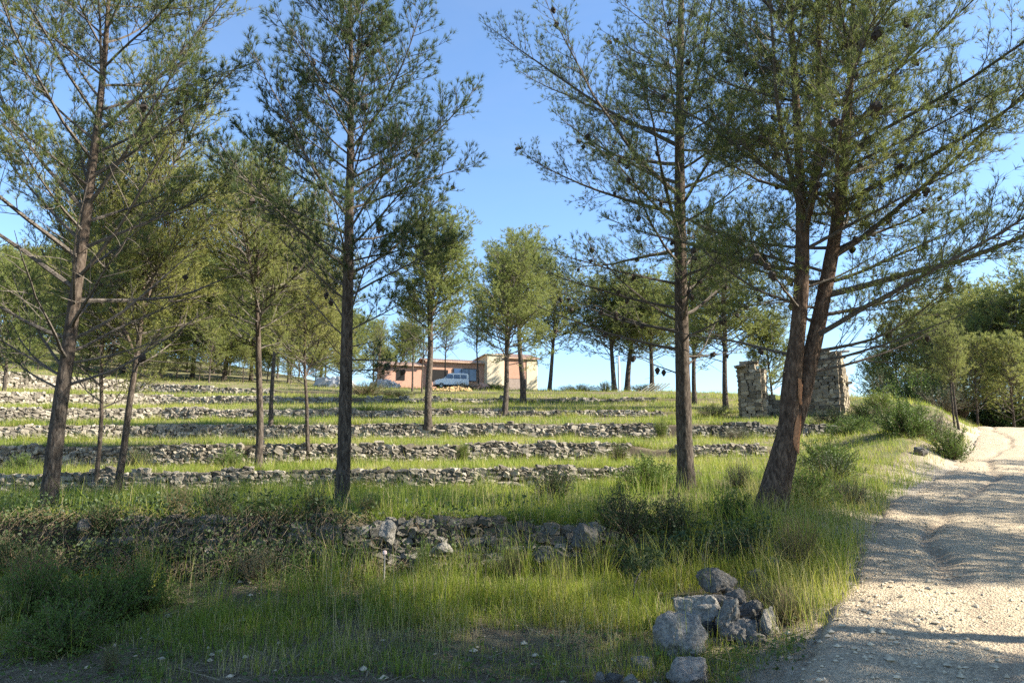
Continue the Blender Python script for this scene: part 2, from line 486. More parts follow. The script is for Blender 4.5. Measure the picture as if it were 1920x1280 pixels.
def m_plain(name, col, rough=.7, spec=.3, var=.15, scale=6., metallic=0.0):
    m, nt, b = newmat(name, rough, spec)
    n = noise_node(nt, scale, 4, .6, coords(nt))
    lo = tuple(max(0, c * (1 - var)) for c in col); hi = tuple(c * (1 + var) for c in col)
    r = ramp(nt, [(.3, lo), (.7, hi)]); nt.links.new(n.outputs[0], r.inputs[0]); nt.links.new(r.outputs[0], b.inputs['Base Color'])
    b.inputs['Metallic'].default_value = metallic
    bump(nt, b, n.outputs[0], .15, .01)
    return m
M_gravel = m_plain('pale_gravel', (.48, .40, .285), .95, .1, .25, 14)
M_cone = m_plain('pine_cone_scales', (.055, .042, .033), .8, .2, .4, 40)
M_wood_raw = m_plain('torn_wood', (.42, .19, .09), .8, .2, .35, 30)
M_wood_grey = m_plain('grey_wood', (.30, .27, .23), .85, .2, .25, 20)
M_cream = m_plain('cream_render', (.66, .56, .40), .9, .1, .06, 3)
M_pink = m_plain('salmon_brick', (.52, .30, .215), .9, .1, .12, 8)
M_tile = m_plain('roof_tiles', (.50, .34, .25), .85, .15, .25, 5)
M_plaster_grey = m_plain('grey_plaster', (.33, .26, .22), .9, .1, .15, 4)
M_dark = m_plain('painted_interior_shade', (.03, .028, .027), .9, .1)  # near-black colour standing in for shade inside the house openings
M_white = m_plain('white_paint', (.78, .78, .77), .35, .5, .03)
M_tyre = m_plain('tyre_rubber', (.025, .025, .025), .8, .2)
M_glass = m_plain('blue_window_glass', (.035, .07, .16), .08, .8, .1)
M_frame = m_plain('window_frame_dark', (.06, .06, .07), .5, .4)
M_pole = m_plain('pale_concrete', (.62, .61, .58), .8, .2, .08)
M_board = m_plain('pale_boards', (.55, .47, .34), .8, .2, .12, 12)
M_rubblewhite = m_plain('white_rubble', (.36, .35, .335), .9, .1, .25, 3)
M_earth = m_plain('ochre_earth', (.38, .26, .13), .95, .1, .3, 4)
M_red = m_plain('red_plastic_cap', (.75, .55, .50), .6, .3, .05)
M_lamp = m_plain('headlight_glass', (.6, .62, .65), .1, .6, .05)

# ------------------------------------------------------------------ ground and road
def build_ground():
    cs = np.concatenate([np.linspace(-2.8, -.75, 26)[:-1], np.linspace(-.75, .80, 290), np.linspace(.80, 2.8, 26)[1:]])
    Y, Z = knots(cs)
    rowsY, rowsZ = [], []
    cnt = {0: 8, 1: 12, 2: 26}
    for k in range(len(KN) - 1):
        if k in cnt: n = cnt[k]
        elif k in WBASE.values(): n = 3
        elif k in WTOP.values(): n = [0, 46, 20, 18, 14, 14, 14, 8][[i for i in WTOP if WTOP[i] == k][0]]
        else: n = 10
        for j in range(n):
            t = j / n
            rowsY.append(Y[k] * (1 - t) + Y[k + 1] * t); rowsZ.append(Z[k] * (1 - t) + Z[k + 1] * t)
    rowsY.append(Y[-1]); rowsZ.append(Z[-1])
    RYY = np.stack(rowsY); RZZ = np.stack(rowsZ)
    X = cs[None] * (RYY + APEX)
    z = blend(X.ravel(), RYY.ravel(), RZZ.ravel()).reshape(X.shape)
    nr, nc = X.shape
    V = np.stack([X, RYY, z], -1).reshape(-1, 3)
    i = (np.arange(nr - 1)[:, None] * nc + np.arange(nc - 1)[None]).ravel()
    Q = np.stack([i, i + 1, i + nc + 1, i + nc], -1)
    sd = road_sd(V[:, 0], V[:, 1])
    green = sstep(0.0, -1.2, sd) * (0.25 + .75 * sstep(5.5, 8, V[:, 1]))
    green = np.maximum(green, sstep(ROAD_W, ROAD_W + 2, sd)) 
    sand = sstep(-1.5, -.2, sd + .9 * fbm(V[:, 0] * 1.1, V[:, 1] * 1.1, 0, 3, 91)) * sstep(ROAD_W + 1.5, ROAD_W, sd)
    green = np.where(sand > .15, -sand, green)
    g = Geo(); g.add(V, quads=Q, tint=green)
    o = link('ground', g.mesh('ground', M_ground, smooth=True)); tag(o, kind='structure')

def channel(x, y, sd):
    off = 1.0 + .22 * np.sin(y * .45) + .25 * (vnoise(y * .9, y * 0, 0, 35) - .5)
    return off

def road_h(x, y):
    sd = road_sd(x, y)
    zr = np.interp(y, RY, RZ)
    off = channel(x, y, sd)
    wdt = .07 + .06 * vnoise(x * .8, y * .8, 0, 31)
    dep = (.015 + .10 * vnoise(x * .7, y * .9, 0, 33)) * sstep(6.0, 9.5, y)
    ch = np.exp(-((sd - off + .25 * fbm(x * 2.2, y * 2.2, 0, 2, 9)) / wdt) ** 2)
    z = zr + .04 * fbm(x * .5, y * .5, 0, 2, 21) + .011 * fbm(x * 4, y * 4, 0, 3, 22) * (1 + 3.5 * sstep(1.7, .5, sd)) + .010 * fbm(x * 19, y * 19, 0, 2, 23)
    z = z - dep * ch
    z = z - .03 * np.exp(-((sd - 1.95) / .35) ** 2) - .03 * np.exp(-((sd - 3.7) / .35) ** 2)
    z = z + .06 * sstep(.9, .2, sd) * vnoise(x * 1.3, y * 1.3, 0, 25)
    sn = sdn(x, y)
    edge = np.maximum(sstep(.12, -.35, sn), sstep(ROAD_W - .15, ROAD_W + .35, sn))
    return z - .45 * edge, ch, sd

def build_road():
    ys = np.concatenate([np.linspace(-9, 3.5, 24), np.linspace(3.55, 12, 190), np.linspace(12.06, 25, 130), np.linspace(25.2, 46, 90), np.linspace(47, 85, 24)])
    s = np.linspace(-.5, ROAD_W + .6, 84)
    yy, ss = np.meshgrid(ys, s, indexing='ij')
    xl = np.interp(yy, RY, RX)
    sl = (np.interp(yy + .6, RY, RX) - np.interp(yy - .6, RY, RX)) / 1.2
    x = xl + ss * np.sqrt(1 + sl * sl)
    z, ch, sd = road_h(x.ravel(), yy.ravel())
    V = np.stack([x.ravel(), yy.ravel(), z], -1)
    nr, nc = x.shape
    i = (np.arange(nr - 1)[:, None] * nc + np.arange(nc - 1)[None]).ravel()
    Q = np.stack([i, i + 1, i + nc + 1, i + nc], -1)
    g = Geo(); g.add(V, quads=Q, tint=np.clip(ch * .6 + .35 * sstep(.75, .0, sd), 0, 1))
    tag(link('road', g.mesh('road', M_road, smooth=True)), kind='structure')
    # loose gravel lying on the track
    rng = np.random.default_rng(3)
    n = 7000
    y = 3.2 + 19 * rng.random(n) ** 1.8
    sdd = rng.random(n) * (ROAD_W + .1)
    xl = np.interp(y, RY, RX); sl = (np.interp(y + .6, RY, RX) - np.interp(y - .6, RY, RX)) / 1.2
    x = xl + sdd * np.sqrt(1 + sl * sl)
    r = .006 + .020 * rng.random(n) ** 3 + .012 * (sdd < .9) * rng.random(n)
    pebbles('gravel', x, y, road_h(x, y)[0], r, M_gravel, rng)

def pebbles(name, x, y, z, r, m, rng):
    n = len(x)
    base = np.array([(1, 0, 0), (-1, 0, 0), (0, 1, 0), (0, -1, 0), (0, 0, 1), (0, 0, -1)], float)
    F = np.array([(0, 2, 4), (2, 1, 4), (1, 3, 4), (3, 0, 4), (2, 0, 5), (1, 2, 5), (3, 1, 5), (0, 3, 5)])
    V = base[None] * (r[:, None, None] * (.6 + .8 * rng.random((n, 6, 1))))
    V[:, :, 2] *= .6
    a = rng.random(n) * 2 * PI
    ca, sa = np.cos(a)[:, None], np.sin(a)[:, None]
    vx = V[:, :, 0] * ca - V[:, :, 1] * sa; vy = V[:, :, 0] * sa + V[:, :, 1] * ca
    V = np.stack([vx + x[:, None], vy + y[:, None], V[:, :, 2] + z[:, None] + r[:, None] * .25], -1)
    g = Geo(); g.add(V.reshape(-1, 3), tris=(F[None] + 6 * np.arange(n)[:, None, None]).reshape(-1, 3))
    return tag(link(name, g.mesh(name, m)), kind='stuff')

build_ground()
build_road()

# ------------------------------------------------------------------ dry stone walls
def stone_arrays(seed):
    """a rounded, chipped block of 48 triangles in the unit cube"""
    rng = np.random.default_rng(seed)
    n = 3
    pts = {}; faces = []
    def vid(p):
        k = tuple(p)
        if k not in pts: pts[k] = len(pts)
        return pts[k]
    for ax in range(3):
        for sgn in (0, 2):
            for i in range(2):
                for j in range(2):
                    q = []
                    for di, dj in ((0, 0), (1, 0), (1, 1), (0, 1)):
                        p = [0, 0, 0]; p[ax] = sgn; p[(ax + 1) % 3] = i + di; p[(ax + 2) % 3] = j + dj
                        q.append(vid(p))
                    faces.append(q if sgn == 2 else q[::-1])
    V = np.array(list(pts.keys()), float) - 1
    L = np.linalg.norm(V, axis=1, keepdims=True)
    V = V / L * (np.abs(V).sum(1, keepdims=True) ** .0) * np.where(L > 1.5, 1.42, np.where(L > 1.2, 1.22, 1.0))
    V = V + rng.normal(0, .17, V.shape)
    return V, np.array(faces)
STONES = [stone_arrays(100 + i) for i in range(14)]
def chip_arrays(seed):
    r = np.random.default_rng(seed)
    v = np.array([[x, y, z] for z in (-1, 1) for y in (-1, 1) for x in (-1, 1)], float) * .9 + r.normal(0, .16, (8, 3))
    return v, np.array([(0, 2, 3, 1), (4, 5, 7, 6), (0, 1, 5, 4), (2, 6, 7, 3), (1, 3, 7, 5), (0, 4, 6, 2)])
CHIPS = [chip_arrays(300 + i) for i in range(14)]
def block_arrays(seed):
    V, Q = stone_arrays(seed)
    r = np.random.default_rng(seed + 50)
    V = np.clip(V * 1.25, -1, 1) + r.normal(0, .05, V.shape)
    return V, Q
BLOCKS = [block_arrays(400 + i) for i in range(14)]
STONE_ME = {}
def stone_mesh(i, m, shapes=None):
    sh = shapes or STONES
    k = (i, m.name, id(sh))
    if k not in STONE_ME:
        g = Geo(); g.add(sh[i][0], quads=sh[i][1]); STONE_ME[k] = g.mesh('stone', m)
    return STONE_ME[k]

def put_stones(root, S_, m, limit=300, origin=(0, 0, 0), shapes=None):
    """S_: list of (pos, euler, scale, variant); the first `limit` are parts, the rest joined"""
    S_ = sorted(S_, key=lambda s: -(s[2][0] * s[2][2]) / max(1., (s[0][1]) ** 2))
    for p, e, sc, v in S_[:limit]:
        o = link('stone', stone_mesh(v, m, shapes), root)
        o.location = [p[i] - origin[i] for i in range(3)]; o.rotation_euler = e; o.scale = sc
    if len(S_) > limit:
        g = Geo()
        from mathutils import Euler
        for p, e, sc, v in S_[limit:]:
            Mx = np.array(Euler(e).to_matrix())
            SV, SQ = STONES[v] if p[1] < 30 else CHIPS[v]
            g.add((SV * np.array(sc)) @ Mx.T + np.array(p) - np.array(origin), quads=SQ)
        tag(link('stones', g.mesh('stones', m), root), kind='stuff')

def wall_path(k, px0, px1, n=200):
    kb, kt = WBASE[k], WTOP[k]
    W = WALLS[k]
    pxs = np.linspace(px0, px1, n)
    d = np.interp(pxs, [w[0] for w in W], [w[1] for w in W])
    u = (pxs - 960) / F_PX
    x = u * d / math.cos(PITCH)
    c = x / (d + APEX)
    yb = np.interp(c, KN[kb][0], KN[kb][1]); yt = np.interp(c, KN[kt][0], KN[kt][1])
    y = (yb + yt) / 2
    x = c * (y + APEX)
    xb = c * (yb + APEX); xt = c * (yt + APEX)
    zb = hz(xb, yb - .02); zt = hz(xt, yt + .02)
    s = np.concatenate([[0], np.cumsum(np.hypot(np.diff(x), np.diff(y)))])
    return s, x, y, zb, zt

def dry_wall(k, px0, px1, label, size, m, gap=.06, limit=300, seed=0, ragged=.7, over=.03):
    rng = np.random.default_rng(500 + seed)
    s, x, y, zb, zt = wall_path(k, px0, px1)
    L = s[-1]
    cx = float(np.interp(L / 2, s, x)); cy = float(np.interp(L / 2, s, y)); cz = float(np.interp(L / 2, s, zb))
    root = thing('dry_stone_wall', label, 'stone wall', (cx, cy, cz), 0, 'dry stone terrace walls')
    out = []
    hmax = float((zt - zb).max()) + over
    zc = 0.0
    while zc < hmax:
        ch = size * rng.uniform(.7, 1.1)
        p = -rng.random() * size
        while p < L:
            w = size * (rng.uniform(.75, 1.75) if rng.random() < .86 else rng.uniform(1.7, 2.6))
            sc = p + w / 2; p += w * .96
            if sc < 0 or sc > L: continue
            zB = np.interp(sc, s, zb); H = np.interp(sc, s, zt) - zB + over + ragged * size * (fbm(sc * .8, k * 3.3, 0, 2, 77) * 2)
            zz = zc + ch / 2
            if zz > H or H < .12: continue
            if vnoise(sc * .55 + 9 * k, zz * 1.5, 0, 55) < gap * 1.3 and zz > .1: continue
            X = np.interp(sc, s, x); Y = np.interp(sc, s, y)
            hd = math.atan2(np.interp(sc + .3, s, y) - np.interp(sc - .3, s, y), np.interp(sc + .3, s, x) - np.interp(sc - .3, s, x))
            hh = ch * rng.uniform(.85, 1.15)
            if w > size * 1.8: hh *= 1.25
            batter = -.15 + .30 * zz / max(H, .2)
            out.append(((X + rng.normal(0, .01), Y + batter + rng.normal(0, .03) * (size / .16), zB + zz + rng.normal(0, .012)),
                        (rng.normal(0, .16), rng.normal(0, .16), hd + rng.normal(0, .22)),
                        (w * .55, size * rng.uniform(.6, .95), hh * .55), int(rng.integers(14))))
        zc += ch * .94
    put_stones(root, out, m, limit, (cx, cy, cz))
    return root

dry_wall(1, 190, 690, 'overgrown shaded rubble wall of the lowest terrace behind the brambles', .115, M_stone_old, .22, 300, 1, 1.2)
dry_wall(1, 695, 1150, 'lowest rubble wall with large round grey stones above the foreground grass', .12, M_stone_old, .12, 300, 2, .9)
dry_wall(2, -160, 1185, 'second terrace wall up from the foreground, long and low, behind the main pine trunks', .115, M_stone, .11, 300, 3)
dry_wall(3, -160, 470, 'tall dark-jointed wall of the third terrace, west stretch behind the slim paired trunks', .135, M_stone, .08, 300, 4)
dry_wall(3, 482, 860, 'third terrace wall between the leaning slim pine and the tall weed in the gap', .135, M_stone, .06, 300, 5)
dry_wall(3, 876, 1178, 'third terrace wall, clean end stretch below the lone pine on the slope', .135, M_stone, .03, 300, 6)
dry_wall(3, 1262, 1425, 'short isolated wall stretch between the dark straight pine and the forked pine', .135, M_stone, .12, 300, 7)
dry_wall(4, -160, 640, 'fourth terrace wall, half in blue shade, beyond the slim trunks', .155, M_stone, .04, 300, 8)
dry_wall(4, 652, 1250, 'fourth terrace wall in sun running under the house', .155, M_stone, .03, 300, 9)
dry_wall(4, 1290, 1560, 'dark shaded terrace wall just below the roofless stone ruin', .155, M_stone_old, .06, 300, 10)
dry_wall(5, -160, 480, 'bright white fifth terrace wall on the sunny slope', .18, M_stone, .03, 300, 11)
dry_wall(5, 490, 1240, 'thin fifth terrace wall with a pine standing at its foot', .165, M_stone, .05, 300, 12)
dry_wall(6, -160, 640, 'sixth terrace wall, pale scattered rubble on the sunny slope', .2, M_stone, .03, 300, 13)
dry_wall(6, 690, 1230, 'faint grassy line of stones high on the slope under the house', .2, M_stone, .25, 60, 14)
dry_wall(7, -160, 520, 'topmost bright rubble wall under the hillside pine wood', .23, M_stone, .08, 300, 15)

# ------------------------------------------------------------------ pines
def curve_path(p0, d0, L, K, curl, rng, wob=.12):
    P = [np.array(p0, float)]; d = np.array(d0, float); st = L / (K - 1)
    for i in range(K - 1):
        d = d + np.array([0, 0, curl / (K - 1)]) + rng.normal(0, wob, 3) * (1.0 / math.sqrt(K - 1))
        d = d / np.linalg.norm(d)
        P.append(P[-1] + d * st)
    return np.array(P)

def needles(g, P, D, T, m, rng, ln=(.06, .10), wd=.0035, spread=(.25, 1.05), back=.07, up=.18):
    """tufts of thin triangle needles: P (N,3) tips, D (N,3) shoot axes, T (N,) tint"""
    N = len(P)
    A = norm(D)
    ref = np.where(np.abs(A[:, 2:3]) > .9, np.array([1., 0, 0]), np.array([0, 0, 1.]))
    B = norm(np.cross(A, ref)); C = np.cross(A, B)
    th = rng.uniform(spread[0], spread[1], (N, m)); ph = rng.random((N, m)) * 2 * PI
    d = A[:, None] * np.cos(th)[..., None] + (B[:, None] * np.cos(ph)[..., None] + C[:, None] * np.sin(ph)[..., None]) * np.sin(th)[..., None]
    d[..., 2] += up
    d = norm(d)
    base = P[:, None] - A[:, None] * (rng.random((N, m)) * back)[..., None]
    L = rng.uniform(ln[0], ln[1], (N, m))
    side = norm(np.cross(d, rng.normal(0, 1, (N, m, 3)))) * (wd * .5)
    tip = base + d * L[..., None]
    V = np.stack([base - side, base + side, tip], 2).reshape(-1, 3)
    tt = np.repeat(np.repeat(np.asarray(T), m) + rng.normal(0, .07, N * m), 3)
    g.add(V, tris=np.arange(N * m * 3).reshape(-1, 3), tint=tt)

def stem_interp(st, h):
    z = st[:, 2]
    return np.array([np.interp(h, z, st[:, 0]), np.interp(h, z, st[:, 1]), h]), float(np.interp(h, z, st[:, 3]))

def grow(seed, stems, sp):
    """stems: list of (K,4) x,y,z,r. sp: list of dicts per stem. -> limbs [Geo], tufts (P,D,T), cones [(pos,dir)]"""
    rng = np.random.default_rng(seed)
    limbs = []; TP, TD, TT = [], [], []; cones = []
    for st, s in zip(stems, sp):
        n = s['n']; h0, h1 = s['h0'], st[-1, 2] - .03
        az = rng.random() * 6.28
        hh = [p[0] for p in s['prof']]; rr = [p[1] for p in s['prof']]
        specs = []
        for i in range(n):
            f = (i + .5 * rng.random()) / n
            h = h0 + (h1 - h0) * f ** s.get('pw', .92)
            az += 2.399 + rng.normal(0, .35)
            specs.append((h, az, None, None))
        specs += s.get('extra', [])
        for h, a, L_, el_ in specs:
            f = np.clip((h - h0) / (h1 - h0), 0, 1)
            el = math.radians(s['el'][0] + (s['el'][1] - s['el'][0]) * f + rng.normal(0, 7)) if el_ is None else el_
            R = float(np.interp(h, hh, rr)) * rng.uniform(.6, 1.18) * s.get('wide', 1.28)
            if 'bias' in s:
                R *= 1 + s['bias'][1] * math.cos(a - s['bias'][0])
            L = R / max(.45, math.cos(el)) if L_ is None else L_
            L = max(L, .25)
            p0, r0 = stem_interp(st, h)
            d0 = np.array([math.cos(a) * math.cos(el), math.sin(a) * math.cos(el), math.sin(el)])
            K = 10
            P = curve_path(p0, d0, L, K, s.get('curl', .35), rng, .16)
            rb = min(r0 * .5, .007 + .0085 * L) * s.get('rk', 1.0)
            R1 = np.linspace(rb, .0035, K) * 1.0
            g = Geo()
            v, q = tubes(P[None], R1[None], 5); g.add(v, quads=q)
            bare = (f < s.get('bare', .0) and rng.random() < .75)
            t_start = s.get('t0', .3) * (1 - .6 * f)
            t = t_start * rng.uniform(.5, 1.0); side = 1
            L2P, L2R = [], []
            sp2 = s.get('sp2', .13) * s.get('dk', 1.0)
            while t < .985:
                i = t * (K - 1); j = min(int(i), K - 2); fr = i - j
                p = P[j] * (1 - fr) + P[j + 1] * fr
                tg = P[j + 1] - P[j]; tg /= np.linalg.norm(tg)
                hor = np.cross(tg, [0, 0, 1.]); hor /= np.linalg.norm(hor) + 1e-6
                upv = np.cross(hor, tg)
                roll = rng.normal(0, .75)
                sd_ = hor * side * math.cos(roll) + upv * math.sin(roll)
                ang = rng.uniform(.6, 1.05)
                d = tg * math.cos(ang) + sd_ * math.sin(ang)
                l2 = ((1 - t) * L * .50 + .14) * rng.uniform(.7, 1.2)
                l2 = min(l2, s.get('l2max', .85))
                L2P.append(curve_path(p, d, l2, 5, .45 if not bare else -.1, rng, .22)); L2R.append(np.linspace(min(.0085, .0035 + .006 * l2), .002, 5))
                side = -side
                t += sp2 / L * rng.uniform(.6, 1.4) * (2.2 if bare else 1)
            if L2P:
                L2P = np.array(L2P); L2R = np.array(L2R) * s.get('rk2', 1.0)
                v, q = tubes(L2P, L2R, 3); g.add(v, quads=q)
            if not bare:
                tint0 = s.get('tint', .35) + rng.normal(0, .10)
                TP.append(P[-1:]); TD.append(P[-1:] - P[-2:-1]); TT.append([tint0])
                if len(L2P):
                    seg = np.linalg.norm(L2P[:, 1] - L2P[:, 0], axis=1) * 4
                    reps = np.maximum(1, (seg / (s.get('sp3', .05))).astype(int))
                    idx = np.repeat(np.arange(len(L2P)), reps); N = len(idx)
                    tt = rng.uniform(.22, .97, N)
                    ii = tt * 4; jj = np.minimum(ii.astype(int), 3); fr = (ii - jj)[:, None]
                    b = L2P[idx, jj] * (1 - fr) + L2P[idx, jj + 1] * fr
                    tg = norm(L2P[idx, jj + 1] - L2P[idx, jj])
                    dd = norm(tg * .75 + norm(rng.normal(0, 1, (N, 3))) * .8 + np.array([0, 0, .25]))
                    l3 = (.06 + .20 * rng.random(N) * np.minimum(1, seg[idx] / .5)) * s.get('l3', 1.0)
                    m1 = b + dd * (l3 * .55)[:, None]
                    dd2 = norm(dd + np.array([0, 0, .35]))
                    e = m1 + dd2 * (l3 * .45)[:, None]
                    if s.get('tw', True):       # the last thin twigs, a few millimetres wide
                        sw = norm(np.cross(e - b, rng.normal(0, 1, (N, 3)))) * .0030
                        g.add(np.stack([b - sw, b + sw, e + sw * .6, e - sw * .6], 1).reshape(-1, 3), quads=np.arange(4 * N).reshape(-1, 4))
                    keep = rng.random(N) < s.get('keep', .95)
                    TP.append(e[keep]); TD.append(dd2[keep]); TT.append(np.full(keep.sum(), tint0) + rng.normal(0, .06, keep.sum()))
                    TP.append(L2P[:, -1]); TD.append(L2P[:, -1] - L2P[:, -2]); TT.append(np.full(len(L2P), tint0))
            nc = rng.poisson(s.get('cones', 0) * (1.4 if f < .45 else .5))
            for _ in range(nc):
                if len(L2P) and rng.random() < .6:
                    w = L2P[rng.integers(len(L2P))]; c = w[rng.integers(1, 4)]
                else:
                    c = P[rng.integers(3, K)]
                cones.append((c + np.array([0, 0, -.03]), rng.normal(0, 1, 3) * .6 + np.array([0, 0, -1.])))
            limbs.append(g)
    return limbs, (np.concatenate(TP), np.concatenate(TD), np.concatenate([np.asarray(t) for t in TT])), cones

def trunk_geo(st, sides, seed, furrow=.10, K=90, flare=1.35):
    """tapered furrowed trunk following a stem polyline"""
    z = np.linspace(st[0, 2], st[-1, 2], K)
    z = st[0, 2] + (st[-1, 2] - st[0, 2]) * np.linspace(0, 1, K) ** 1.25
    P = np.stack([np.interp(z, st[:, 2], st[:, 0]), np.interp(z, st[:, 2], st[:, 1]), z], -1)
    for i in range(2):
        P[1:-1] = .25 * P[:-2] + .5 * P[1:-1] + .25 * P[2:]
    R = np.interp(z, st[:, 2], st[:, 3])
    R = R * (1 + (flare - 1) * np.exp(-(z - st[0, 2]) / .22))
    V, Q = tubes(P[None], R[None], sides)
    ctr = np.repeat(P, sides, 0)
    d = V - ctr
    an = np.tile(np.arange(sides), K)
    a = an / sides * 2 * PI
    zz = np.repeat(z, sides)
    nz = fbm(np.cos(a) * 5.5, np.sin(a) * 5.5, zz * 2.6, 3, seed) + .6 * fbm(np.cos(a) * 2, np.sin(a) * 2, zz * 1.2, 2, seed + 5)
    V = ctr + d * (1 + furrow * 2.2 * nz)[:, None]
    g = Geo(); g.add(V, quads=Q)
    return g

def cone_mesh():
    g = Geo()
    K, n = 7, 8
    rng = np.random.default_rng(5)
    pts = []
    prof = [(0, .008), (.012, .021), (.028, .028), (.045, .026), (.06, .019), (.072, .010), (.08, .002)]
    for j, (zz, r) in enumerate(prof):
        for i in range(n):
            a = (i + .5 * (j % 2)) / n * 2 * PI
            k = 1 + .22 * (-1) ** (i + j)
            pts.append((math.cos(a) * r * k, math.sin(a) * r * k, zz - (.006 if (i + j) % 2 else 0)))
    q = [(j * n + i, j * n + (i + 1) % n, (j + 1) * n + (i + 1) % n, (j + 1) * n + i) for j in range(K - 1) for i in range(n)]
    g.add(pts, quads=q)
    return g.mesh('pine_cone', M_cone)
CONE_ME = cone_mesh()

def big_pine(label, base, stems, sp, seed, needles_kw, m_needles=24, max_cones=120, scar=None, cone_scale=1.5, cat='pine tree', sides=22, bark=None):
    base = np.array(base)
    root = thing('pine_tree', label, cat, tuple(base), 0)
    for i, st in enumerate(stems):
        link('trunk', trunk_geo(st, sides if i == 0 else 16, seed + i, K=110 if i == 0 else 70, flare=1.4 if i == 0 else 1.08).mesh('trunk', bark or M_bark, smooth=True), root)
    limbs, (P, D, T), cones = grow(seed, stems, sp)
    for g in limbs:
        link('branch', g.mesh('branch', M_twig), root)
    rng = np.random.default_rng(seed + 1)
    g = Geo()
    needles(g, P, D, T, m_needles, rng, **needles_kw)
    tag(link('crown', g.mesh('crown', M_needle), root), kind='stuff')
    rng.shuffle(cones)
    for c, d in cones[:max_cones]:
        o = link('pine_cone', CONE_ME, root); o.location = c
        o.rotation_euler = Vector(d).to_track_quat('Z', 'Y').to_euler(); s = rng.uniform(.85, 1.25) * cone_scale; o.scale = (s, s, s)
    print(label[:30], 'tufts', len(P), 'cones', len(cones))
    return root

def stem_px(pts, d, base, dy=None):
    out = []
    for i, (px, py, w) in enumerate(pts):
        p = at(px, py, d) - base
        dist = d / ray(px, py)[1] 
        out.append((p[0], p[1] + (0 if dy is None else dy[i]), p[2], w / 2 / F_PX * dist * .88))
    a = np.array(out)
    return a[np.argsort(a[:, 2])]

NK = dict(ln=(.07, .115), wd=.0070, spread=(.12, 1.15), back=.05)
NKC = dict(ln=(.06, .105), wd=.0066, spread=(.15, 1.3), back=.05)
# A: leaning pine near the western edge of the view
bA = np.array(ground_at(88, 958)); dA = bA[1]
stA = stem_px([(88, 964, 40), (105, 820, 36), (122, 700, 32), (138, 580, 28), (152, 480, 25), (168, 350, 21), (185, 220, 16), (197, 100, 12), (205, -20, 9), (214, -150, 5), (220, -260, 2)], dA, bA)
stA[:, 3] *= .86
big_pine('leaning pine with a thick dark trunk and bare lower limbs above the thicket', bA, [stA],
  [dict(n=62, h0=1.75, prof=[(1.7, 1.5), (2.6, 2.2), (3.6, 2.45), (5, 2.3), (6.5, 2.1), (8, 1.6), (9.2, .5)], el=(18, 42), bare=.20, t0=.42, cones=.35, tint=.48, sp2=.085, sp3=.058,
        extra=[(1.75, PI * .97, 1.6, .38), (1.95, PI * 1.02, 2.0, .55), (2.05, PI * .93, 2.1, .72), (2.5, .12, 2.6, .50), (2.15, .2, 1.6, .2)])], 21, NK, 15, 50)
# B: straight pine in the middle-left
bB = np.array(ground_at(640, 950)); dB = bB[1]
stB = stem_px([(640, 956, 30), (646, 820, 28), (650, 650, 25), (653, 500, 22), (656, 350, 17), (658, 200, 12), (658, 80, 8), (657, -30, 5), (656, -120, 3), (655, -190, 1.5)], dB, bB)
big_pine('straight slender pine with open dark crown standing alone before the gap of blue sky', bB, [stB],
  [dict(n=78, h0=2.3, prof=[(2.2, .8), (3, 1.45), (4.2, 1.95), (5.2, 1.8), (6.2, 1.4), (7.2, .95), (8.2, .6), (9, .2)], el=(22, 40), bare=.16, t0=.32, cones=.4, tint=.22, sp2=.085, sp3=.058, rk=.85,
        extra=[(2.12, .15, .9, .1), (2.05, 3.0, .85, .3), (2.3, .5, 1.2, .05)])], 22, NK, 18, 40)
# C: dark straight pine with a wide crown
bC = np.array(ground_at(1287, 920)); dC = bC[1]
stC = stem_px([(1287, 926, 38), (1283, 820, 33), (1280, 700, 30), (1277, 560, 27), (1275, 420, 24), (1274, 280, 20), (1275, 140, 15), (1277, 0, 12), (1280, -150, 8), (1282, -320, 2)], dC, bC)
big_pine('straight pine with dark flaking trunk and wide cone-laden crown, nearest the forked pine', bC, [stC],
  [dict(n=88, h0=2.55, prof=[(2.4, 1.8), (3.0, 2.5), (4.2, 2.8), (5.5, 2.9), (7, 2.8), (8.5, 2.0), (9.5, .6)], el=(12, 34), bare=.08, t0=.22, bias=(PI * .95, .2), cones=1.7, tint=.3, sp2=.095, sp3=.06,
        extra=[(2.35, .6, 2.0, .55), (2.25, 2.75, 1.2, .35), (3.1, 2.9, 2.6, .22), (3.3, 3.3, 2.7, .42)])], 23, NKC, 14, 150)
# D: forked pine by the track
bD = np.array(ground_at(1440, 972)); dD = bD[1]
stD1 = stem_px([(1440, 980, 66), (1458, 900, 58), (1472, 840, 52), (1479, 800, 44), (1479, 760, 38), (1486, 700, 38), (1494, 640, 32), (1500, 580, 32), (1504, 500, 30), (1505, 420, 27), (1500, 330, 20), (1494, 220, 16), (1488, 110, 13), (1480, 0, 10), (1474, -130, 7), (1470, -280, 2)], dD, bD)
stD2 = stem_px([(1484, 830, 26), (1494, 795, 28), (1507, 760, 28), (1519, 700, 33), (1532, 640, 33), (1545, 590, 32), (1560, 520, 30), (1575, 450, 27), (1592, 350, 22), (1604, 230, 17), (1612, 120, 13), (1618, 0, 10), (1622, -130, 7), (1628, -280, 2)], dD, bD, np.linspace(.0, .4, 14))
stD3 = stem_px([(1507, 430, 17), (1520, 370, 18), (1525, 300, 16), (1522, 200, 13), (1518, 90, 11), (1514, -60, 8), (1508, -220, 2)], dD, bD, np.linspace(0, -.5, 7))
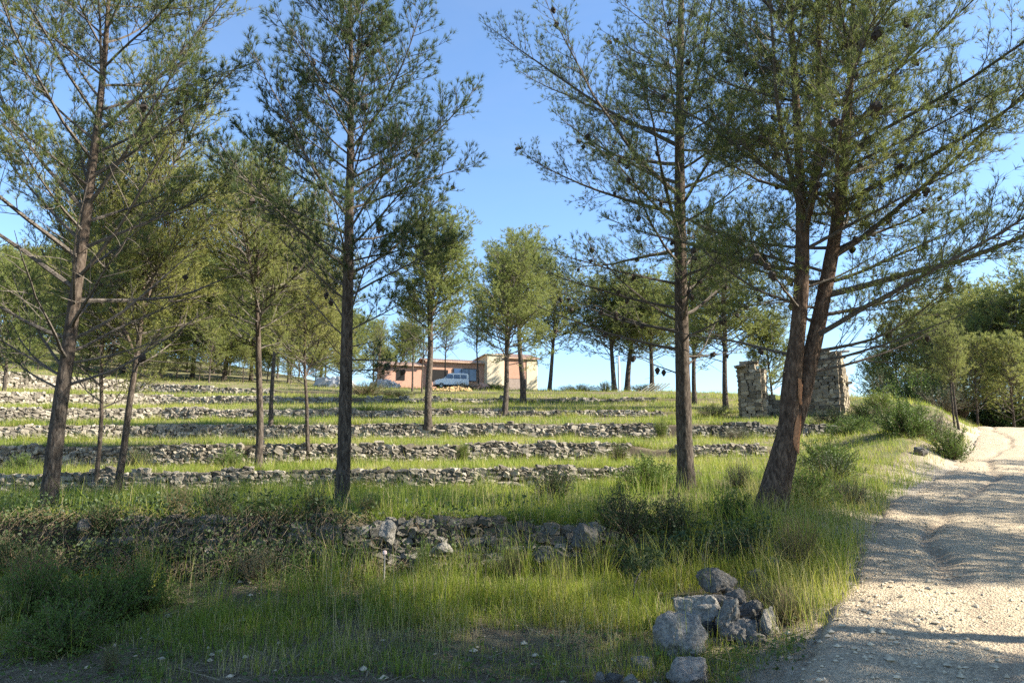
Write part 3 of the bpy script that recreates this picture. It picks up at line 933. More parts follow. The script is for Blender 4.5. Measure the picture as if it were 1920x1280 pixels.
treeD = big_pine('forked pine with a torn reddish scar below the fork, leaning by the gravel track', bD, [stD1, stD2, stD3],
  [dict(n=33, h0=2.9, prof=[(2.3, 1.3), (3, 1.8), (4.5, 2.1), (6, 1.8), (7.5, 1.1), (8.3, .3)], el=(15, 40), bare=.05, t0=.2, cones=1.5, tint=.5, sp2=.095, bias=(PI, .2)),
   dict(n=48, h0=2.3, prof=[(2.0, 2.0), (3, 2.9), (4.5, 3.2), (6, 2.9), (7.5, 1.9), (8.3, .4)], el=(8, 38), bare=.03, t0=.16, cones=1.6, tint=.6, sp2=.088, bias=(0, .32),
        extra=[(2.05, .1, 2.3, .25), (2.35, -.15, 2.6, .14), (2.9, .25, 2.9, .15), (3.4, 0, 2.8, .3), (2.2, -.5, 2.2, .05), (3.9, .1, 2.8, .45)]),
   dict(n=22, h0=3.9, prof=[(3.6, 1.4), (4.5, 2.0), (6, 1.8), (7.5, 1.1), (8, .3)], el=(20, 50), bare=0, t0=.3, cones=1.0, tint=.5, sp2=.095)], 24, dict(ln=(.065, .12), wd=.0064, spread=(.15, 1.3), back=.05), 13, 130, bark=M_bark_warm)
def scar_geo(pts, d, base, seed):
    """torn patch of raw wood: a ragged raised strip that follows the trunk"""
    g = Geo(); rng = np.random.default_rng(seed)
    rows = []
    for px, py, w in pts:
        c = at(px, py, d - .0) - base
        for t in (-1, -.5, 0, .5, 1):
            ww = w / 2 / F_PX * d * (1 + .25 * rng.normal() * abs(t))
            rows.append((c[0] + t * ww, c[1] - (.175 + .02 * (1 - t * t)) - .03 * rng.random() * (abs(t) < 1), c[2] + .02 * rng.normal()))
    K = len(pts)
    q = [(k * 5 + j, k * 5 + j + 1, (k + 1) * 5 + j + 1, (k + 1) * 5 + j) for k in range(K - 1) for j in range(4)]
    g.add(rows, quads=q)
    return g
link('bark_scar', scar_geo([(1490, 712, 3), (1492, 728, 9), (1491, 745, 8), (1493, 762, 4)], dD, bD, 3).mesh('bark_scar', M_wood_raw), treeD)
link('bark_scar', scar_geo([(1490, 780, 4), (1489, 800, 9), (1485, 820, 15), (1484, 836, 10), (1487, 850, 3)], dD, bD, 4).mesh('bark_scar', M_wood_raw), treeD)

# young pines: a few grown once, then copied
def proto_stem(H, r, seed, lean=.03, K=9, r_top=.015):
    rng = np.random.default_rng(seed)
    z = np.linspace(0, H, K)
    x = np.cumsum(rng.normal(lean, .05, K)) * H / K * 1.; y = np.cumsum(rng.normal(0, .05, K)) * H / K
    x -= x[0]; y -= y[0]
    return np.stack([x, y, z - .08 * (z == 0), np.interp(z / H, [0, .12, .6, 1], [r, r * .85, r * .5, r_top])], -1)

def young_pine(seed, H, r, h0, prof, n, sp2, sp3, m, wd, ln, tint, el=(20, 55), bare=.08, name='pine_tree', keep=.95, rk2=2.0, mat=None, lean=.03, t0=.22, leaders=2):
    st = proto_stem(H, r, seed, lean)
    rs = np.random.default_rng(seed + 300)
    stems = [st]; a0 = rs.random() * 6.28
    for i in range(leaders):
        hf = H * rs.uniform(.36, .55); p0, r0 = stem_interp(st, hf)
        a = a0 + i * 2.3 + rs.normal(0, .3); off = H * rs.uniform(.08, .15); top = H * rs.uniform(.80, .95)
        t = np.linspace(0, 1, 7)
        stems.append(np.stack([p0[0] + math.cos(a) * off * t ** .7, p0[1] + math.sin(a) * off * t ** .7, hf + (top - hf) * t, r0 * .7 * (1 - .9 * t)], -1))
    base_sp = dict(n=int(n * (1.25 if leaders == 0 else .85)), h0=h0, prof=prof, el=el, bare=bare, t0=t0, tw=False, sp2=sp2 * .72, sp3=sp3 * .72, tint=tint, l2max=1.1, l3=1.3, rk2=rk2, rk=1.1, keep=keep, wide=1.12)
    sps = [base_sp]
    for q in stems[1:]:
        d_ = dict(base_sp); d_.update(n=int(n * .4), h0=q[0, 2] + .25, bare=0, prof=[(z_, r_ * .72) for z_, r_ in prof]); sps.append(d_)
    limbs, (P, D, T), _ = grow(seed, stems, sps)
    g = trunk_geo(st, 12, seed, .06, 26, 1.25)
    for q in stems[1:]: g.merge(trunk_geo(q, 8, seed + 1, .05, 12, 1.0))
    lg = Geo()
    for l in limbs: lg.merge(l)
    ng = Geo(); needles(ng, P, D, T, m, np.random.default_rng(seed), ln=ln, wd=wd, spread=(.2, 1.3), back=.12, up=.15)
    root = thing(name, 'x', 'pine tree')
    link('trunk', g.mesh('trunk', M_bark, smooth=True), root)
    tag(link('branches', lg.mesh('branches', M_twig), root), kind='stuff')
    tag(link('crown', ng.mesh('crown', mat or M_needle_far), root), kind='stuff')
    root['H'] = H
    print('proto', seed, 'tufts', len(P), 'tris', len(P) * m)
    return root
PR = {}
PR['loose'] = young_pine(50, 6.0, .07, .8, [(.7, 1.3), (1.6, 1.8), (3, 1.7), (4.6, 1.2), (5.6, .6), (6, .2)], 40, .34, .15, 9, .024, (.10, .18), .6, t0=.15, keep=.8)
# slim trunk, narrow tall crown (for the pines on the second and third terraces)
PR['slim'] = young_pine(41, 8.0, .12, 3.0, [(2.8, 1.0), (4, 1.5), (5.5, 1.5), (7, .9), (8, .3)], 44, .17, .085, 13, .0075, (.06, .11), .4, bare=.10)
PR['slim2'] = young_pine(47, 8.0, .085, 2.9, [(2.7, 1.2), (4, 1.9), (5.5, 1.8), (7, 1.1), (8, .4)], 44, .18, .085, 13, .0075, (.06, .11), .5, bare=.15, lean=.05)
PR['full'] = young_pine(48, 8.0, .085, 2.6, [(2.4, 1.5), (3.4, 2.1), (5, 2.2), (6.6, 1.6), (7.6, .8), (8, .3)], 50, .17, .08, 9, .0125, (.06, .11), .75, bare=.10)
PR['full2'] = young_pine(49, 8.0, .075, 2.2, [(2.0, 1.7), (3.2, 2.4), (5, 2.4), (6.6, 1.8), (7.6, .9), (8, .3)], 50, .175, .085, 9, .0125, (.06, .11), .8, bare=.10, lean=.05)
# rounded full crown on a bare trunk
PR['round'] = young_pine(42, 9.0, .14, 3.0, [(2.8, 1.4), (3.6, 1.9), (5.2, 1.95), (7, 1.5), (8.4, .8), (9, .3)], 52, .22, .11, 9, .021, (.09, .16), .45)
PR['round2'] = young_pine(43, 9.0, .14, 2.7, [(2.5, 1.7), (3.4, 2.4), (5.2, 2.5), (7, 2.0), (8.4, 1.0), (9, .3)], 54, .25, .12, 9, .021, (.09, .16), .55)
PR['dome'] = young_pine(44, 7.0, .15, 1.9, [(1.7, 2.0), (2.6, 2.6), (4, 2.6), (5.5, 2.0), (6.5, 1.1), (7, .4)], 50, .24, .12, 9, .022, (.09, .16), .5, el=(8, 55))
PR['bushy'] = young_pine(45, 6.0, .075, .7, [(.6, 1.4), (1.5, 1.9), (3, 1.7), (4.8, 1.0), (6, .3)], 50, .22, .11, 9, .022, (.09, .16), .45, t0=.15)
PR['thin'] = young_pine(46, 6.5, .075, 2.2, [(2, .8), (3, 1.1), (4.5, 1.0), (6, .5), (6.5, .2)], 32, .2, .11, 9, .013, (.08, .14), .5)
used = set()
def place(kind, px, py, top, label, rz=None, group=None, d=None, sx=1.0, lim=(4.2, 150)):
    x, y, z = ground_at(px, py, *lim) if d is None else (0, 0, 0)
    if d is not None:
        y = d; x = at(px, py, d)[0]; z = float(hz(x, y)[0])
    ztop = at(px, top, y)[2]
    root = PR[kind]
    H = root['H']
    s = (ztop - z) / H
    if sx == 1.0: sx = {'round': 1.25, 'round2': 1.2, 'dome': 1.35, 'bushy': 1.2, 'loose': 1.3, 'full2': .9, 'slim2': 1.15}.get(kind, 1.0)
    rz = random.random() * 6.28 if rz is None else rz
    r = dup(root, (x, y, z - .03), rz, (s * sx, s * sx, s), label, group, first=kind not in used)
    r.rotation_euler = (random.gauss(0, .04), random.gauss(0, .04), rz)
    used.add(kind)
    return r

T_ = [
 ('full2', 178, 922, 385, 'slimmer darker trunk of the two slim pines growing side by side before the stone walls', 2.0),
 ('full', 217, 928, 265, 'slim pine with sunlit pale bark, nearest the second wall of the side-by-side pair', .4),
 ('slim2', 483, 882, 290, 'slim pine on top of the second wall, leaning slightly, wide green crown', 1.0),
 ('full', 508, 800, 400, 'thin pine half hidden behind the leaning slim pine on the second wall', 2.4),
 ('full', 578, 855, 470, 'small thin pine growing against the third wall beside the straight slender pine', 3.7),
 ('round', 803, 810, 415, 'lone pine at the foot of the fourth wall with an upright full crown', 1.1),
 ('round2', 946, 778, 472, 'pine on the slope below the house with an airy light crown', .2),
 ('round', 981, 757, 450, 'pine beside the airy one, standing in front of the house gable', 2.6),
 ('round2', 1030, 722, 512, 'pine at the crest with its crown against blue sky, at the house corner', 4.2),
 ('thin', 773, 734, 560, 'grey trunked pine in front of the long house wing, first of the trio', 1.0),
 ('thin', 791, 737, 590, 'middle thin pine of the trio in front of the house wing', 2.0),
 ('thin', 835, 724, 575, 'thin pine in front of the white van', 3.0),
 ('thin', 898, 722, 560, 'thin pine beside the blue window of the house', 4.0),
 ('thin', 704, 728, 600, 'small pine at the far end of the house beside the pale heap', .5),
 ('dome', 1176, 732, 535, 'round dark pine on the crest beside the white pole', .3),
 ('dome', 1152, 719, 548, 'pine just behind the white pole with pale crown', 2.2),
 ('dome', 1222, 733, 560, 'pine with a crooked leaning trunk by the stacked boards', 4.4),
 ('round2', 1303, 757, 500, 'pine beyond the dark straight trunk with slim grey stem', 1.3),
 ('round2', 1361, 772, 470, 'pine beside the ruin, its crown hanging over the wall head', 3.3),
 ('bushy', 1450, 762, 590, 'bushy young pine growing inside the roofless ruin', 1.9),
 ('thin', 1798, 806, 600, 'slender twin stemmed young pine at the left verge of the track', 1.2),
 ('thin', 1790, 800, 625, 'smaller stem beside the slender pine on the track verge', 2.9),
 ('bushy', 8, 735, 500, 'slim sunlit pine at the edge of the bright rubble slope', 2.9),
]
for kind, px, py, top, lab, rz in T_:
    place(kind, px, py, top, lab, rz, group='pines on the terraced slope')
# the wood on the hill behind, west of the house
HW = [('bushy', 160, 700, 455, 74), ('bushy', 230, 705, 440, 78), ('loose', 300, 712, 470, 76), ('bushy', 360, 716, 455, 80), ('bushy', 420, 722, 490, 78), ('bushy', 470, 724, 480, 82), ('loose', 540, 728, 560, 80), ('bushy', 600, 728, 545, 86), ('bushy', 70, 690, 480, 80), ('bushy', -20, 680, 470, 84), ('loose', 390, 730, 600, 73), ('bushy', 265, 722, 570, 72),
      ('loose', 60, 668, 520, 100), ('bushy', 130, 672, 530, 92), ('loose', 190, 680, 500, 96), ('loose', 250, 690, 545, 94), ('bushy', 305, 692, 520, 100), ('bushy', 350, 700, 560, 92),
      ('loose', 395, 700, 540, 100), ('loose', 430, 706, 590, 92), ('bushy', 470, 710, 560, 104), ('loose', 520, 712, 580, 98), ('loose', 560, 716, 600, 104), ('bushy', 610, 716, 585, 110), ('bushy', 655, 715, 590, 118),
      ('loose', 30, 640, 470, 124), ('bushy', 100, 640, 480, 126), ('loose', 160, 650, 470, 128), ('loose', 225, 655, 500, 126), ('bushy', 285, 660, 500, 130), ('bushy', 340, 670, 520, 126), ('loose', 410, 680, 540, 130), ('bushy', 480, 690, 560, 128), ('bushy', 545, 700, 570, 130),
      ('loose', 700, 716, 600, 122), ('bushy', 745, 720, 610, 126), ('loose', 660, 716, 640, 100), ('bushy', 720, 718, 655, 112)]
for i, (k, px, py, top, d) in enumerate(HW):
    place(k, px, py, top, 'pine in the light green wood on the hillside above the terraces', None, 'hillside pine wood', d, 1.3)
LOW = [(70, 700, 632, 66), (120, 705, 640, 70), (165, 708, 628, 72), (205, 712, 645, 71), (250, 715, 630, 74), (290, 718, 648, 73), (330, 720, 636, 76), (372, 722, 652, 74), (415, 724, 640, 77), (455, 726, 655, 76), (500, 727, 650, 79), (545, 728, 662, 78), (590, 729, 658, 82), (640, 729, 668, 84), (30, 690, 610, 66), (310, 700, 610, 92), (400, 704, 618, 94), (230, 695, 600, 92), (480, 710, 630, 96), (150, 685, 590, 90)]
for i, (px, py, top, d) in enumerate(LOW):
    place('loose' if i % 2 else 'bushy', px, py, top, 'young pine branched to the ground at the foot of the hillside wood', None, 'young pines at the foot of the wood', d, 1.5)
# the wood beyond the crest of the track
RWD = [('loose', 1655, 790, 660, 62), ('loose', 1690, 795, 612, 60), ('loose', 1735, 800, 585, 58), ('loose', 1770, 800, 610, 54), ('loose', 1815, 805, 570, 60), ('loose', 1850, 806, 600, 52), ('loose', 1890, 808, 545, 56), ('loose', 1930, 808, 560, 52),
       ('round', 1860, 806, 545, 70), ('loose', 1710, 800, 600, 74), ('loose', 1780, 805, 570, 76), ('loose', 1640, 792, 672, 74), ('loose', 1835, 812, 640, 46), ('loose', 1975, 812, 540, 50), ('round2', 2020, 815, 500, 52), ('loose', 1905, 815, 640, 45),
       ('loose', 1675, 792, 690, 52), ('loose', 1720, 796, 690, 50), ('loose', 1752, 798, 680, 64), ('loose', 1870, 812, 690, 50), ('loose', 1800, 806, 680, 66), ('loose', 1940, 815, 660, 47)]
for k, px, py, top, d in RWD:
    place(k, px, py, top, 'pine in the dense wood beyond the crest of the track', None, 'wood beyond the track', d, 1.3)
# pines on the other verge of the track: outside the picture, they throw the streaked shade over it
for kind, x, y, h, rz in [('full2', 9.2, 2.9, 8.8, .3), ('slim', 8.3, 4.4, 10.8, 2.2), ('slim2', 8.1, 5.2, 11.0, 4.0), ('full', 14.5, 1.8, 9.5, 1.0), ('slim', 12.6, 7.7, 8.2, 1.4), ('slim2', 15.4, 9.0, 8.5, 5.1), ('slim2', 17.6, 12.4, 8.5, .7), ('slim', 21, 15.0, 8.0, .9), ('full', 25.5, 17.6, 8, 2.), ('slim2', 30, 22, 8, 2.), ('full', 11, -3.0, 8.0, 4.1)]:
    z = float(hz(x, y)[0]); s = h / PR[kind]['H']
    dup(PR[kind], (x, y, z - .05), rz, (s * 1.1, s * 1.1, s), 'roadside pine standing across the gravel track', 'pines across the track')

# ------------------------------------------------------------------ house on the crest
def obj(name, g, m, parent, smooth=False):
    return link(name, g.mesh(name, m, smooth), parent)

def build_house():
    d = 84.0
    b = at(1008, 724, d)
    ang = math.radians(-18)
    root = thing('house', 'low country house with salmon walls and a cream gable on the crest', 'house', (b[0], b[1], b[2] - .6), -ang)
    # local: +x along the front towards east (right end at 0), front face y=0 (towards the viewer), z up
    g = Geo(); box(g, -1.3, 0, 0, 7, 0, 3.75); box(g, -4.0, -1.3, .12, 7, 1.4, 3.75); box(g, -6.0, -4.0, 0, 7, 0, 3.95)
    prism_x = [(0, 3.75), (7, 3.75), (3.5, 4.75)]
    obj('wall', g, M_cream, root)
    g = Geo(); box(g, -3.99, -1.31, .06, .115, 1.4, 3.7); obj('salmon_wall', g, M_pink, root)
    g = Geo(); box(g, -3.995, -1.305, .08, 7, 0, 1.395); obj('plinth', g, M_plaster_grey, root)
    g = Geo(); box(g, -12.6, -6.003, 1.2, 7, 0, 3.15); box(g, -17.2, -12.603, 1.4, 7, 0, 2.6); obj('wing_wall', g, M_pink, root)
    # roofs: pitched slabs with ridges of tiles
    r = Geo()
    def roof(x0, x1, y0, y1, z0, rise):
        n = int((x1 - x0) / .28); half = (y1 - y0) / 2
        for i in range(n):
            a = x0 + (x1 - x0) * i / n; w = (x1 - x0) / n
            for s in (0, 1):
                ya, yb = (y0 - .35, (y0 + y1) / 2) if s == 0 else (y1 + .35, (y0 + y1) / 2)
                za, zb = z0 - .08, z0 + rise
                v = [(a, ya, za), (a + w * .5, ya, za + .09), (a + w, ya, za), (a, yb, zb), (a + w * .5, yb, zb + .09), (a + w, yb, zb), (a, ya, za - .1), (a + w, ya, za - .1)]
                r.add(v, quads=[(0, 1, 4, 3), (1, 2, 5, 4), (6, 7, 2, 0)], tris=[(0, 2, 1)])
    roof(-12.9, -6.05, 1.2, 7, 3.2, .6); roof(-17.6, -12.92, 1.4, 7, 2.65, .6)
    roof(-4.0, .35, 0.2, 7, 3.82, .9)
    obj('roof', r, M_tile, root)
    g = Geo(); box(g, -6.3, -4.0, -.1, 7.1, 3.96, 4.06); obj('flat_roof', g, M_cream, root)
    g = Geo()
    g.add([(0, 0, 3.752), (0, 7, 3.752), (0, 3.5, 4.68), (-.2, 0, 3.752), (-.2, 7, 3.752), (-.2, 3.5, 4.68)], tris=[(0, 1, 2), (5, 4, 3)], quads=[(0, 2, 5, 3), (2, 1, 4, 5)])
    obj('gable', g, M_cream, root)
    # window with three panes
    w = Geo(); box(w, -9.6, -6.9, 1.1, 1.196, 1.0, 2.45)
    win = obj('window', w, M_frame, root)
    for i in range(3):
        p = Geo(); x0 = -9.52 + i * .87; box(p, x0, x0 + .8, 1.07, 1.098, 1.08, 2.37); obj('pane', p, M_glass, win)
    w = Geo(); box(w, -12.2, -10.2, 1.15, 1.197, .9, 2.2); obj('opening_panel', w, M_dark, root)  # dark slab on the solid wall, its colour paints the unlit inside
    w = Geo(); box(w, -15.9, -15.0, 1.35, 1.397, .9, 2.0); obj('opening_panel', w, M_dark, root)  # same painted darkness, no hole behind it
build_house()

def build_van():
    p = at(845, 722, 78.0)
    z = float(hz(p[0], p[1])[0])
    root = thing('van', 'white van parked in front of the house wing behind thin pines', 'van', (p[0], p[1], z), math.radians(16))
    root.scale = (.84, .84, .84)
    g = Geo()
    prof = [(-2.1, .35), (2.1, .35), (2.15, .8), (2.1, 1.75), (1.95, 1.9), (-.35, 1.9), (-1.05, 1.22), (-1.95, 1.02), (-2.12, .75)]
    prism(g, prof, -.85, .85)
    obj('body', g, M_white, root)
    for x0, x1, z1 in ((-.62, .12, 1.72), (.2, 1.0, 1.74), (1.08, 1.85, 1.74)):
        w = Geo(); xa = x0 - (.32 if x0 < -.5 else 0)
        w.add([(xa, -.858, 1.22), (x1, -.858, 1.22), (x1, -.858, z1), (x0 + .02, -.858, z1), (xa, -.852, 1.22), (x1, -.852, 1.22), (x1, -.852, z1), (x0 + .02, -.852, z1)], quads=[(0, 1, 2, 3), (4, 7, 6, 5), (0, 4, 5, 1), (3, 2, 6, 7)])
        obj('window', w, M_glass, root)
    w = Geo(); w.add([(-1.02, -.72, 1.26), (-1.02, .72, 1.26), (-.42, .68, 1.85), (-.42, -.68, 1.85)], tris=None, quads=[(0, 3, 2, 1)])
    w.V[0] += np.array([-.03, 0, .02]); obj('windscreen', w, M_glass, root)
    for x in (-1.35, 1.3):
        for y in (-.86, .70):
            w = Geo(); n = 16
            prism(w, [(x + .33 * math.cos(i / n * 2 * PI), .33 + .33 * math.sin(i / n * 2 * PI)) for i in range(n)], y, y + .16)
            wo = obj('wheel', w, M_tyre, root)
            w = Geo(); prism(w, [(x + .19 * math.cos(i / n * 2 * PI), .33 + .19 * math.sin(i / n * 2 * PI)) for i in range(n)], y - .01 if y < 0 else y + .15, y + .02 if y < 0 else y + .17)
            obj('rim', w, M_pole, wo)
    for y in (-.8, .5):
        w = Geo(); box(w, -2.14, -1.98, y, y + .3, .72, .92); obj('headlight', w, M_lamp, root)
    w = Geo(); box(w, -2.2, 2.2, -.87, .87, .33, .47); obj('bumper', w, M_frame, root)
build_van()

def heap(name, label, cat, px, py, w, h, d, m, seed, n=60, size=.25, lim=None):
    """a heap of separate lumps piled over a low core, seated on the ground"""
    p = at(px, py, d); x0 = p[0]; y0 = d
    z0 = float(hz(x0, y0)[0])
    rng = np.random.default_rng(seed)
    W = w / F_PX * d / 2; H = h / F_PX * d
    root = thing(name, label, cat, (x0, y0, z0))
    out = []
    for i in range(n):
        a, r = rng.random() * 2 * PI, math.sqrt(rng.random())
        hx, hy = r * math.cos(a) * W, r * math.sin(a) * W * .6
        hh = H * (1 - r * r) * rng.uniform(.3, 1.0)
        s = size * rng.uniform(.5, 1.4)
        gz = float(hz(x0 + hx, y0 + hy)[0])
        out.append(((x0 + hx, y0 + hy, gz + hh), tuple(rng.random(3) * 6.28), (s, s * rng.uniform(.6, 1.1), s * rng.uniform(.5, .9)), int(rng.integers(14))))
    put_stones(root, out, m, 300, (x0, y0, z0))
    return root
heap('rubble_heap', 'pale grey heap of building rubble beside the far end of the house', 'rubble heap', 722, 727, 52, 14, 78, M_rubblewhite, 1, 70, .26)
heap('rubble_heap', 'salmon coloured heap of broken brick before the house window', 'rubble heap', 905, 728, 60, 10, 76, M_pink, 2, 90, .18)
heap('soil_heap', 'low ochre heap of dug earth below the white van', 'soil heap', 850, 739, 80, 5, 70, M_earth, 3, 90, .18)
heap('rubble_heap', 'white boulders heaped at the hill foot beside the wood', 'rubble heap', 628, 722, 50, 16, 76, M_rubblewhite, 4, 24, .55)

def white_pole():
    p = at(1161, 722, 71.); z = float(hz(p[0], 71.)[0])
    root = thing('pole', 'slim white concrete pole standing among the crest pines', 'pole', (p[0], 71., z))
    v, q = tubes(np.array([[(0, 0, -.2), (0, 0, 1.5), (0, 0, 2.2), (0, 0, 3.5)]]), np.array([[.14, .13, .12, .09]]), 10)
    g = Geo(); g.add(v, quads=q); obj('shaft', g, M_pole, root, True)
    g = Geo(); box(g, -.2, .2, -.2, .2, -.1, .15); obj('footing', g, M_pole, root)
white_pole()

def planks():
    p = at(1222, 726, 70.); z = float(hz(p[0], 70.)[0])
    root = thing('plank_stack', 'pale boards leaning in a row at the foot of the crooked pine', 'boards', (p[0], 70., z), 0)
    for i in range(6):
        g = Geo(); a = .95
        M = np.array(Matrix.Rotation(a, 3, 'Y'))
        box(g, -.05, .05, -.14, .14, 0, 1.5, M)
        o = obj('board', g, M_board, root); o.location = (-1.2 + i * .34, (i % 2) * .03, -.05)
planks()

# ------------------------------------------------------------------ roofless ruin
def build_ruin():
    d = 38.0
    b0 = at(1392, 785, d); z0 = float(hz(b0[0], d)[0]) - .1
    ang = math.radians(-30)          # plan turned so that its eastern flank shows
    b1 = at(1545, 785, d)
    root = thing('ruined_hut', 'roofless stone hut with two standing walls and a tilted roof beam', 'ruin', (b0[0], d, z0))
    rng = np.random.default_rng(9)
    parts = []
    def masonry(x0, x1, y0, y1, h_fn, org, rot, seed):
        """courses of blocks along a wall block: outer faces only"""
        r = np.random.default_rng(seed)
        ca, sa = math.cos(rot), math.sin(rot)
        z = 0.0; hmax = 4.0
        while z < hmax:
            h = r.uniform(.15, .28)
            for (ax, ay, bx, by) in ((x0, y0, x1, y0), (x1, y0, x1, y1), (x1, y1, x0, y1), (x0, y1, x0, y0)):
                L = math.hypot(bx - ax, by - ay); p = 0
                while p < L - .02:
                    w = min(r.uniform(.2, .5), L - p)
                    if L - p - w < .12: w = L - p
                    t = (p + w / 2) / L
                    lx, ly = ax + (bx - ax) * t, ay + (by - ay) * t
                    p += w
                    if z + h / 2 > h_fn(lx, ly): continue
                    X = org[0] + lx * ca - ly * sa; Y = org[1] + lx * sa + ly * ca
                    parts.append(((X, Y, z0 + z + h / 2), (r.normal(0, .02), r.normal(0, .03), rot + math.atan2(by - ay, bx - ax) + r.normal(0, .03)),
                                  (w * .50, .17, h * .52), int(r.integers(14))))
            z += h * .97
        # rubble core
        g = Geo()
        n = 8
        xs = np.linspace(x0 + .1, x1 - .1, n)
        for i in range(n - 1):
            hh = min(h_fn(xs[i], y0), h_fn(xs[i + 1], y0)) - .1
            if hh > .2: box(g, xs[i], xs[i + 1], y0 + .1, y1 - .1, -.3, hh)
        for k in range(len(g.V)):
            v = g.V[k]; g.V[k] = np.stack([org[0] + v[:, 0] * ca - v[:, 1] * sa - b0[0], org[1] + v[:, 0] * sa + v[:, 1] * ca - d, v[:, 2]], -1)
        obj('wall_core', g, M_ruin, root)
    # west pillar of the front and east corner with its flank
    h1 = lambda x, y: 3.0 + .25 * math.sin(x * 5)
    masonry(0, 1.05, 0, .75, h1, (b0[0], d), ang * .9, 1)
    h2 = lambda x, y: 3.72 - .10 * x if y < .4 else 3.6 - .55 * max(0, y - .4)
    masonry(0, 1.5, 0, 2.8, h2, (b1[0] - .75, d - .1), ang, 2)
    h3 = lambda x, y: 1.15 + .3 * math.sin(x * 3)
    masonry(0, 2.6, 0, .5, h3, (b0[0] + 1.3, d + 1.5), ang * .5, 3)
    put_stones(root, parts, M_ruin, 300, (b0[0], d, z0), BLOCKS)
    # slabs of the eaves and the fallen beam
    for px, py, w, rot, dz in ((1574, 671, .6, .2, 0), (1590, 718, .4, .3, 0), (1388, 687, .55, 0, 0), (1410, 680, .6, .1, 0), (1550, 670, .6, .1, 0)):
        p = at(px, py, d + (-.05 if px < 1450 else .5)) - np.array([b0[0], d, z0])
        g = Geo(); M = np.array(Matrix.Rotation(-.12, 3, 'Y') @ Matrix.Rotation(-.4, 3, 'Z'))
        box(g, -w / 2, w / 2, -.45, .45, -.05, .05, M); o = obj('slab', g, M_ruin, root); o.location = p
    p0 = at(1535, 664, d - .2) - np.array([b0[0], d, z0]); p1 = at(1592, 658, d - .3) - np.array([b0[0], d, z0])
    tt = np.linspace(0, 1, 8)[:, None]
    path = p0 * (1 - tt) + p1 * tt + np.random.default_rng(2).normal(0, .02, (8, 3))
    v, q = tubes(path[None], np.linspace(.11, .07, 8)[None], 8)
    g = Geo(); g.add(v, quads=q); obj('beam', g, M_wood_grey, root)
build_ruin()

# ------------------------------------------------------------------ boulders by the track
def boulder_mesh(seed, sub=4, rough=.28, scale=1.0):
    import bmesh
    bm = bmesh.new(); bmesh.ops.create_icosphere(bm, subdivisions=sub, radius=1)
    V = np.array([v.co[:] for v in bm.verts]); F = np.array([[v.index for v in f.verts] for f in bm.faces]); bm.free()
    rng = np.random.default_rng(seed)
    o = rng.random(3) * 50
    # a few flat facets, then lumps and pits
    for i in range(16):
        n = norm(rng.normal(0, 1, 3)); c = rng.uniform(.48, .86)
        dd = V @ n; V = V - np.clip(dd - c, 0, None)[:, None] * n * .85
    f = fbm(V[:, 0] * 1.5 + o[0], V[:, 1] * 1.5 + o[1], V[:, 2] * 1.5 + o[2], 3, seed) * rough * 1.9 + fbm(V[:, 0] * 4 + o[0], V[:, 1] * 4, V[:, 2] * 4, 4, seed + 3) * rough * 1.5 - rough * .35 * np.clip(vnoise(V[:, 0] * 7, V[:, 1] * 7, V[:, 2] * 7, seed + 9) - .68, 0, 1)
    V = V * (1 + f)[:, None]
    g = Geo(); g.add(V, tris=F)
    return g.mesh('rock', M_boulder, False)

